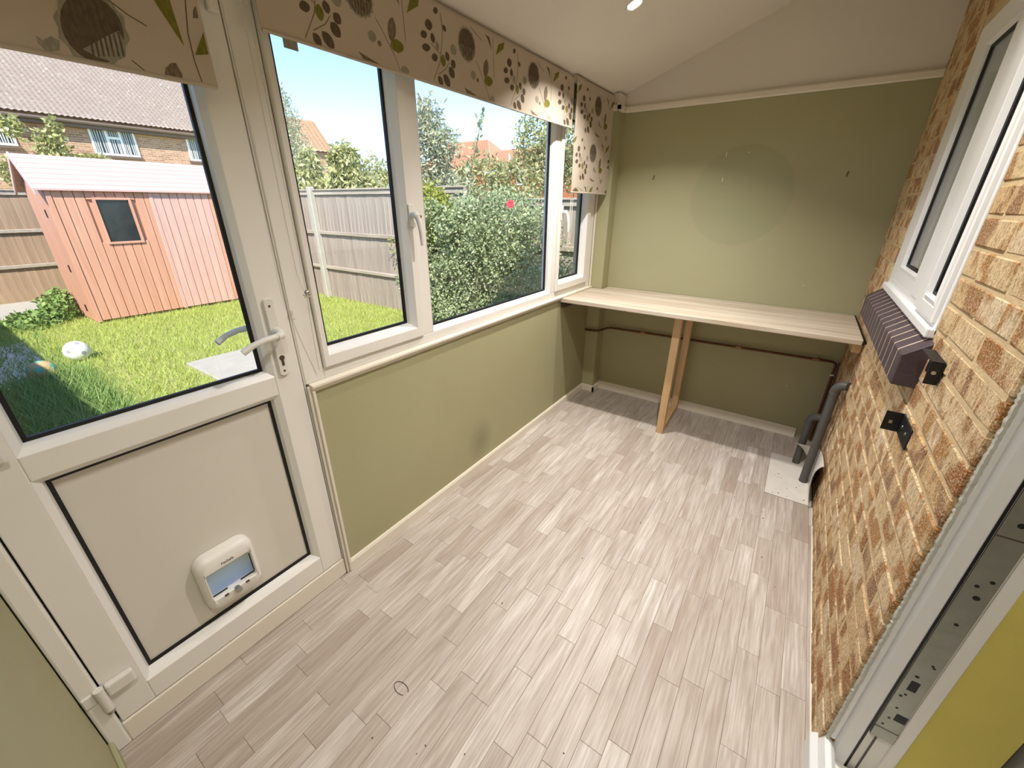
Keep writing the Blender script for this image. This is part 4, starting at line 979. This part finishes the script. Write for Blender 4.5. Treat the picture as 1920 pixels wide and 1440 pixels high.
for i in range(10):
    xa = SX0+0.02+i*(SX1-SX0-0.06)/10; xb = xa+(SX1-SX0-0.06)/10-0.006; xm_ = (xa+xb)/2
    zt_ = EZ+(RZ-EZ)*(1-abs(xm_-RXm)/(SX1-RXm))-0.03
    B('gable_board', xa, xb, SYA-0.004, SYA+0.03, GZ+0.03, zt_, M['shed'], sh, 0.004)
for sx in (1, -1):      # lapped roof strips
    xe = SX1+0.06 if sx > 0 else SX0-0.06; ns_ = 7
    for i in range(ns_):
        f0, f1 = i/ns_, (i+1)/ns_+0.03
        xa, xb = xe+(RXm-xe)*f0, xe+(RXm-xe)*min(1, f1); za = EZ-0.03+(RZ-EZ+0.05)*f0; zb_ = EZ-0.03+(RZ-EZ+0.05)*min(1, f1)
        MB().prism([(xa, za+0.004), (xb, zb_-0.004), (xb, zb_+0.016), (xa, za+0.034)], lambda u, v_, d_: (u, d_, v_), SYA-0.08, SYB+0.08).build('roof_strip', M['shed_roof'], sh, 0.004)
    MB().prism([(xe, EZ-0.08), (RXm, RZ-0.03), (RXm, RZ+0.05), (xe, EZ+0.0)], lambda u, v_, d_: (u, d_, v_), SYA-0.10, SYA-0.078).build('barge_board', M['shed_roof'], sh, 0.004)
wn_ = MB().ring([(WY0-.03, WY1+.03, WZ0-.03, WZ1+.03, -0.02), (WY0-.03, WY1+.03, WZ0-.03, WZ1+.03, 0.022), (WY0, WY1, WZ0, WZ1, 0.022), (WY0, WY1, WZ0, WZ1, -0.02)], LX(SX1)).build('window_frame', M['shed'], sh)
B('pane', SX1-0.012, SX1-0.006, WY0, WY1, WZ0, WZ1, M['glass_dark'], wn_)
for zz in (0.62, 0.05, 1.35): B('hinge', SX1-0.35, SX1-0.30, SYA-0.012, SYA-0.004, zz-0.05, zz+0.05, M['black_metal'], sh, 0.002)
B('base_skid', SX0+.02, SX1-.02, SYA+.02, SYB-.02, GZ-0.01, GZ+0.035, M['dark_brown'], sh)

# footballs
def ball(name, label, c, r, base, patch, seed):
    t = thing(name, label, 'ball', (c[0], c[1], c[2]-r))
    MB().sphere(c, r, 28, 18).build('skin', base, t, smooth='full')
    rg = random.Random(seed); g_ = (1+5**0.5)/2
    for p in [(0, 1, g_), (0, -1, g_), (0, 1, -g_), (0, -1, -g_), (1, g_, 0), (-1, g_, 0), (1, -g_, 0), (-1, -g_, 0), (g_, 0, 1), (g_, 0, -1), (-g_, 0, 1), (-g_, 0, -1)]:
        d_ = Vector(p).normalized(); d_.rotate(Matrix.Rotation(seed, 3, 'X')); d_.rotate(Matrix.Rotation(seed*1.7, 3, 'Z'))
        a_ = d_.orthogonal().normalized(); b_ = d_.cross(a_); cc = Vector(c)
        lo = lambda s_, rad: [cc+rad*(d_+s_*(math.cos(2*math.pi*i/5)*a_+math.sin(2*math.pi*i/5)*b_)).normalized() for i in range(5)]
        s_ = 0.36 if seed > 2 else 0.22
        MB().loops([lo(s_, r*1.001), lo(s_*0.97, r*1.012), lo(s_*0.5, r*1.012)], cap1=True).build('panel', patch, t)
ball('football', 'white football lying on the sunny lawn', (-5.15, 0.60, GZ+0.114), 0.112, M['ball_white'], M['ball_dark'], 1.1)
ball('football', 'faded orange and teal ball in the shade by the gravel', (-4.55, 0.24, GZ+0.119), 0.112, M['ball_orange'], M['ball_teal'], 2.6)

# plants -------------------------------------------------------------------
def plant(name, label, cat, bl, n, size, mat, aspect=0.45, droop=0.0, stems=None, shell=0.55, group=None):
    b = np.array(bl); base = (float(b[:, 0].mean()), float(b[:, 1].mean()), GZ)
    t = thing(name, label, cat, base, group)
    v, q_ = leaves(blobs(n, bl, shell), size, aspect, droop); np_mesh('foliage', v, q_, mat, t)
    mb = MB(); rg = random.Random(n)
    for k_ in range(stems or min(10, len(bl)+3)):
        e_ = bl[k_ % len(bl)]; tip = (e_[0]+rg.uniform(-.6, .6)*e_[3], e_[1]+rg.uniform(-.6, .6)*e_[4], e_[2]+rg.uniform(0.0, .9)*e_[5])
        s0 = (base[0]+(tip[0]-base[0])*0.5+rg.uniform(-.1, .1), base[1]+rg.uniform(-.1, .1), GZ)
        mdl = tuple((s0[i]*0.4+tip[i]*0.6)+rg.uniform(-.05, .05) for i in range(3)); r_ = 0.006+0.006*e_[5]
        mb.tube([s0, mdl, tip], [r_*1.6, r_, r_*0.4], 6)
    mb.build('stems', M['stem'], t, smooth=True)
    return t
rg = random.Random(3)
bl = [(-2.30, 3.75, 0.75, 0.62, 0.42, 0.75), (-1.70, 3.75, 0.85, 0.60, 0.45, 0.80), (-1.25, 3.80, 0.95, 0.48, 0.42, 0.68), (-2.05, 3.80, 1.20, 0.40, 0.36, 0.45), (-2.70, 3.85, 0.45, 0.42, 0.35, 0.50), (-1.55, 3.8, 1.30, 0.42, 0.36, 0.38), (-0.75, 3.85, 0.55, 0.28, 0.3, 0.45), (-2.5, 3.6, 0.15, 0.5, 0.3, 0.3), (-1.4, 3.5, 0.2, 0.8, 0.3, 0.35)]
for i in range(26): e_ = rg.choice(bl[:6]); a_ = rg.uniform(0, 6.3); bl.append((e_[0]+e_[3]*0.9*math.cos(a_), e_[1]-e_[4]*rg.uniform(0.2, .9), e_[2]+e_[5]*0.85*math.sin(a_), 0.14, 0.13, 0.13))
bush = plant('rose_bush', 'large grey-green rose bush filling the middle window light', 'bush', bl, 42000, 0.038, M['bush'], 0.55, stems=14)
plant('shrub', 'yellow-green shrub at the left shoulder of the rose bush', 'bush', [(-2.72, 3.85, 1.40, 0.34, 0.22, 0.34), (-2.45, 3.75, 1.30, 0.28, 0.22, 0.34), (-2.85, 3.8, 1.1, 0.25, 0.2, 0.35)], 6000, 0.045, M['bush_yellow'], 0.55)
plant('climbing_rose', 'thin rose sprays spread over the weathered fence', 'bush', [(-3.35, 4.12, 0.62, 0.42, 0.1, 0.55), (-3.0, 4.1, 0.2, 0.35, 0.12, 0.35), (-3.7, 4.15, 0.95, 0.3, 0.06, 0.2)], 1500, 0.04, M['bush_yellow'], 0.5, shell=0.1)
def spray(label, pts, mat, nleaf, size):
    t = thing('rose_shoot', label, 'shoot', pts[0], None); MB().tube(pts, [0.010]+[0.006]*(len(pts)-2)+[0.003], 6).build('stem', M['stem'], t, smooth=True)
    cs = []
    for i in range(nleaf):
        f_ = R.uniform(0.15, 1)*(len(pts)-1); k_ = min(int(f_), len(pts)-2); a_ = Vector(pts[k_]); cs.append(a_+(Vector(pts[k_+1])-a_)*(f_-k_)+Vector((R.uniform(-.03, .03), R.uniform(-.03, .03), R.uniform(-.02, .02))))
    v, q_ = leaves(np.array([tuple(c_) for c_ in cs]), size, 0.55); np_mesh('leaves', v, q_, mat, t); return t
spray('tall bare rose shoot rising above the bush against the sky', [(-2.25, 4.0, 1.2), (-2.22, 4.05, 1.75), (-2.14, 4.12, 2.12), (-2.05, 4.15, 2.47)], M['bush'], 80, 0.07)
def rose(c, r, label, mat):
    t = thing('rose_flower', label, 'flower', c, 'rose flowers on the bush')
    for k_, (rad, n_, tilt) in enumerate(((r, 6, 0.3), (r*0.75, 5, 0.7), (r*0.45, 4, 1.2))):
        for i in range(n_):
            a_ = 2*math.pi*i/n_+k_*0.5; nx = Vector((0.42, -0.85, 0.32)).normalized(); ax_ = nx.orthogonal().normalized(); bx_ = nx.cross(ax_); o = math.cos(a_)*ax_+math.sin(a_)*bx_; s_ = -math.sin(a_)*ax_+math.cos(a_)*bx_; cc = Vector(c); up = nx*tilt
            MB().add([cc, cc+o*rad*0.6+s_*rad*0.55+up*rad*0.4, cc+o*rad+up*rad*0.7, cc+o*rad*0.6-s_*rad*0.45+up*rad*0.4], [(0, 1, 2, 3)]).build('petal', mat, t)
rose((-1.10, 3.33, 1.50), 0.045, 'red rose at the upper right of the rose bush', M['petal'])
rose((-0.68, 3.45, 1.235), 0.045, 'pink rose seen through the far small window light', M['petal_pink'])
rose((-3.25, 3.95, 0.57), 0.03, 'small pink rose low against the weathered fence', M['petal_pink'])
plant('leafy_weed', 'bright leafy weed clump at the left corner of the shed', 'plant', [(-7.75, 0.92, 0.0, 0.32, 0.20, 0.24), (-7.55, 0.62, -0.08, 0.35, 0.28, 0.14), (-7.9, 1.02, 0.12, 0.18, 0.10, 0.18)], 1500, 0.075, M['weed'], 0.6)
plant('tree', 'feathery grey-green tree at the left edge of the first window light', 'tree', [(-11.2, 7.0, 2.6, 0.9, 0.6, 0.9), (-11.1, 7.0, 3.5, 0.50, 0.4, 0.7), (-10.6, 7.0, 2.3, 0.6, 0.5, 0.7), (-11.25, 7, 4.1, 0.25, 0.3, 0.4)], 8000, 0.085, M['tree_grey'], 0.35, shell=0.3)
plant('laurel', 'glossy laurel with drooping leaves left behind the weathered fence', 'tree', [(-9.3, 6.2, 1.75, 0.8, 0.5, 0.6), (-8.95, 6.2, 2.25, 0.26, 0.3, 0.5), (-8.4, 6.2, 1.65, 0.6, 0.5, 0.5), (-10.0, 6.3, 1.8, 0.6, 0.4, 0.6)], 5200, 0.15, M['laurel'], 0.36, droop=1.2)
plant('laurel', 'taller laurel with drooping leaves right of the far tiled roof', 'tree', [(-7.25, 6.0, 1.95, 0.42, 0.4, 0.7), (-7.3, 6.0, 2.4, 0.26, 0.3, 0.3), (-6.8, 6.0, 1.65, 0.42, 0.35, 0.45)], 4200, 0.15, M['laurel'], 0.36, droop=1.2)
plant('tree', 'round soft green tree far behind the fence beside the mullion', 'tree', [(-13.6, 12.0, 2.0, 1.3, 0.8, 0.8), (-12.6, 12.0, 1.9, 1.2, 0.8, 0.8), (-13.9, 12.0, 2.9, 0.32, 0.3, 0.5), (-13.2, 12, 2.7, 0.3, 0.3, 0.45)], 5200, 0.13, M['tree_soft'], 0.5)
plant('buddleia', 'grey-green buddleia with pale plumes right of the mullion', 'tree', [(-4.15, 5.3, 2.1, 0.45, 0.35, 0.75), (-4.1, 5.3, 2.7, 0.32, 0.3, 0.38), (-3.75, 5.3, 1.7, 0.5, 0.35, 0.4), (-3.75, 5.3, 2.35, 0.3, 0.3, 0.3)], 4600, 0.11, M['tree_grey'], 0.25, shell=0.25)
plant('shrub', 'pale tan plumed shrub behind the fence below the terracotta roofs', 'bush', [(-4.0, 6.6, 1.85, 0.7, 0.4, 0.5), (-3.3, 6.6, 1.8, 0.6, 0.4, 0.42), (-4.7, 6.6, 1.7, 0.5, 0.4, 0.4)], 3600, 0.11, M['tree_soft'], 0.3)
plant('tree', 'soft green tree at the right side of the middle window light', 'tree', [(-3.25, 7.2, 2.5, 0.42, 0.4, 0.55), (-2.9, 7.2, 2.1, 0.5, 0.4, 0.6), (-2.5, 7.2, 2.5, 0.5, 0.4, 0.7), (-2.0, 7.2, 2.2, 0.5, 0.4, 0.7)], 5600, 0.085, M['tree_soft'], 0.5, shell=0.3)
plant('climbing_plant', 'yellow-green climbing plant on the far brick house', 'plant', [(-21.2, 4.2, 3.3, 0.12, 0.5, 0.55), (-21.2, 4.45, 3.85, 0.12, 0.22, 0.3), (-21.2, 3.4, 3.8, 0.12, 0.32, 0.4), (-21.2, 3.0, 2.4, 0.12, 0.5, 0.5), (-21.2, 5.2, 2.95, 0.12, 0.6, 0.15)], 1500, 0.18, M['laurel'], 0.5, shell=0.05)

# far houses ----------------------------------------------------------------
def tile_roof(name, p0, p1, q0, q1, mat, parent, tw=0.30, courses=15, amp=0.035, seg=6):
    """eave p0->p1, ridge q0->q1; wavy lapped courses"""
    p0, p1, q0, q1 = map(Vector, (p0, p1, q0, q1)); n_ = int((p1-p0).length/tw)*seg; nr = (p1-p0).cross(q0-p0).normalized()
    if nr.z < 0: nr = -nr
    V = []; F = []
    for c_ in range(courses):
        for e_ in (0, 1):
            f_ = (c_+e_)/courses
            for i in range(n_+1):
                s_ = i/n_; a_ = p0+(p1-p0)*s_; b_ = q0+(q1-q0)*s_
                V.append(tuple(a_+(b_-a_)*f_+nr*((0.06 if e_ == 0 else 0.015)+amp*math.sin(2*math.pi*i/seg))))
        o_ = c_*2*(n_+1)
        for i in range(n_): F.append((o_+i, o_+i+1, o_+n_+2+i, o_+n_+1+i))
        if c_:
            for i in range(n_): F.append((o_-(n_+1)+i, o_-(n_+1)+i+1, o_+i+1, o_+i))
    r_ = np_mesh(name, np.array(V), np.array(F), mat, parent, kind='stuff'); return r_
ho = thing('brick_house', 'brown brick house with grey tiled roof behind the shed', 'house', (-24, 5, GZ))
B('wall', -26.5, -22.0, -4, 13, GZ, 4.35, M['house_brick'], ho)
tile_roof('roof_tiles', (-21.65, -4.2, 4.28), (-21.65, 13.2, 4.28), (-26.0, -4.2, 7.02), (-26.0, 13.2, 7.02), M['tile_grey'], ho, 0.16, 21, 0.02, 4)
MB().add([(-26.0, -4, 6.95), (-26.0, 13, 6.95), (-30.0, 13, 4.3), (-30.0, -4, 4.3)], [(0, 1, 2, 3)]).build('back_roof', M['tile_grey'], ho)
MB().tube([(-26.0, -4.2, 7.02), (-26.0, 13.2, 7.02)], 0.14, 10).build('ridge_tiles', M['ridge'], ho, smooth=True)
MB().tube([(-21.62, -4.2, 4.18), (-21.62, 13.2, 4.18)], 0.06, 8).build('gutter', M['fascia'], ho, smooth=True)
B('fascia', -21.98, -21.7, -4.2, 13.2, 4.02, 4.24, M['fascia'], ho)
def far_window(y0, y1, z0, z1):
    g_ = LX(-22.0)
    w_ = MB().ring([(y0, y1, z0, z1, 0), (y0, y1, z0, z1, 0.06), (y0+.07, y1-.07, z0+.07, z1-.07, 0.06), (y0+.07, y1-.07, z0+.07, z1-.07, 0)], g_).build('window', M['upvc_bright'], ho)
    a_, b_ = y0+(y1-y0)*0.36, y0+(y1-y0)*0.66
    for yy in (a_, b_): B('mullion', -21.99, -21.94, yy-0.04, yy+0.04, z0+.07, z1-.07, M['upvc_bright'], w_)
    B('transom', -21.99, -21.94, a_+.04, b_-.04, z0+(z1-z0)*0.58, z0+(z1-z0)*0.66, M['upvc_bright'], w_)
    for u_, v_ in ((y0+.07, a_-.04), (a_+.04, b_-.04), (b_+.04, y1-.07)):
        B('pane', -21.985, -21.975, u_, v_, z0+.07, z1-.07, M['glass_dark'], w_)
        for k_ in range(5):
            yy = u_+(v_-u_)*(k_+0.5)/5; MB().tube([(-21.968, yy+R.uniform(-.02, .02), z0+.08), (-21.968, yy, z1-.08)], 0.022, 6).build('net_curtain', M['tree_curtain'], w_)
    B('sill', -22.0, -21.88, y0-.05, y1+.05, z0-0.09, z0-0.005, M['fascia'], w_)
M['tree_curtain'] = plain('grey_net_curtain', '#b9b9b9', 0.9, 0.1)
far_window(5.5, 6.88, 3.18, 4.16); far_window(8.66, 10.0, 3.2, 4.08); far_window(2.15, 3.52, 3.26, 4.2)
hb_ = thing('tiled_house', 'house with mottled orange-brown roof behind the laurels', 'house', (-32, 17, GZ))
B('wall', -35, -30.3, 10, 21.2, GZ, 5.0, M['house_brick'], hb_)
tile_roof('roof_tiles', (-30, 10, 5.0), (-30, 21.5, 5.0), (-33, 10, 7.45), (-33, 22.1, 7.45), M['tile_mix'], hb_, 0.35, 11, 0.03, 4)
MB().add([(-33, 22.1, 7.42), (-30, 21.45, 4.95), (-35, 21.5, 4.95)], [(0, 1, 2)]).build('gable', M['house_brick'], hb_)
hc = thing('terracotta_house', 'taller terracotta roofed house beyond the buddleia', 'house', (-27, 34, GZ))
B('wall', -32, -23.6, 32.4, 38, GZ, 4.5, M['house_brick_red'], hc)
tile_roof('roof_tiles', (-32.3, 32.0, 4.4), (-22.9, 32.0, 4.4), (-30.5, 35.2, 7.1), (-25.6, 35.2, 7.1), M['tile_red'], hc, 0.35, 12, 0.03, 4)
MB().add([(-22.9, 32.0, 4.4), (-25.6, 35.2, 7.1), (-22.9, 38.4, 4.4)], [(0, 1, 2)]).build('hip_roof', M['tile_red'], hc)
hd = thing('terracotta_house', 'lower terracotta roofed red brick house with white eaves', 'house', (-16, 29, GZ))
B('wall', -19.9, -11.6, 27.3, 31.0, GZ, 3.78, M['house_brick_red'], hd)
tile_roof('roof_tiles', (-20.2, 27.0, 3.82), (-11.2, 27.0, 3.82), (-20.2, 29.2, 5.34), (-11.2, 29.2, 5.34), M['tile_red'], hd, 0.35, 8, 0.03, 4)
B('eaves_board', -20.2, -11.2, 26.98, 27.28, 3.62, 3.80, M['upvc_bright'], hd)
for xx in (-19.75, -17.0):
    w_ = B('window', xx, xx+0.75, 27.2, 27.29, 2.8, 3.6, M['upvc_bright'], hd); B('pane', xx+.1, xx+.65, 27.19, 27.199, 2.88, 3.2, M['glass_dark'], w_); B('pane', xx+.1, xx+.65, 27.19, 27.199, 3.28, 3.52, M['glass_dark'], w_)
MB().tube([(-18.1, 27.9, 4.3), (-18.1, 27.9, 4.9)], 0.08, 8).build('vent_pipe', M['upvc_bright'], hd)
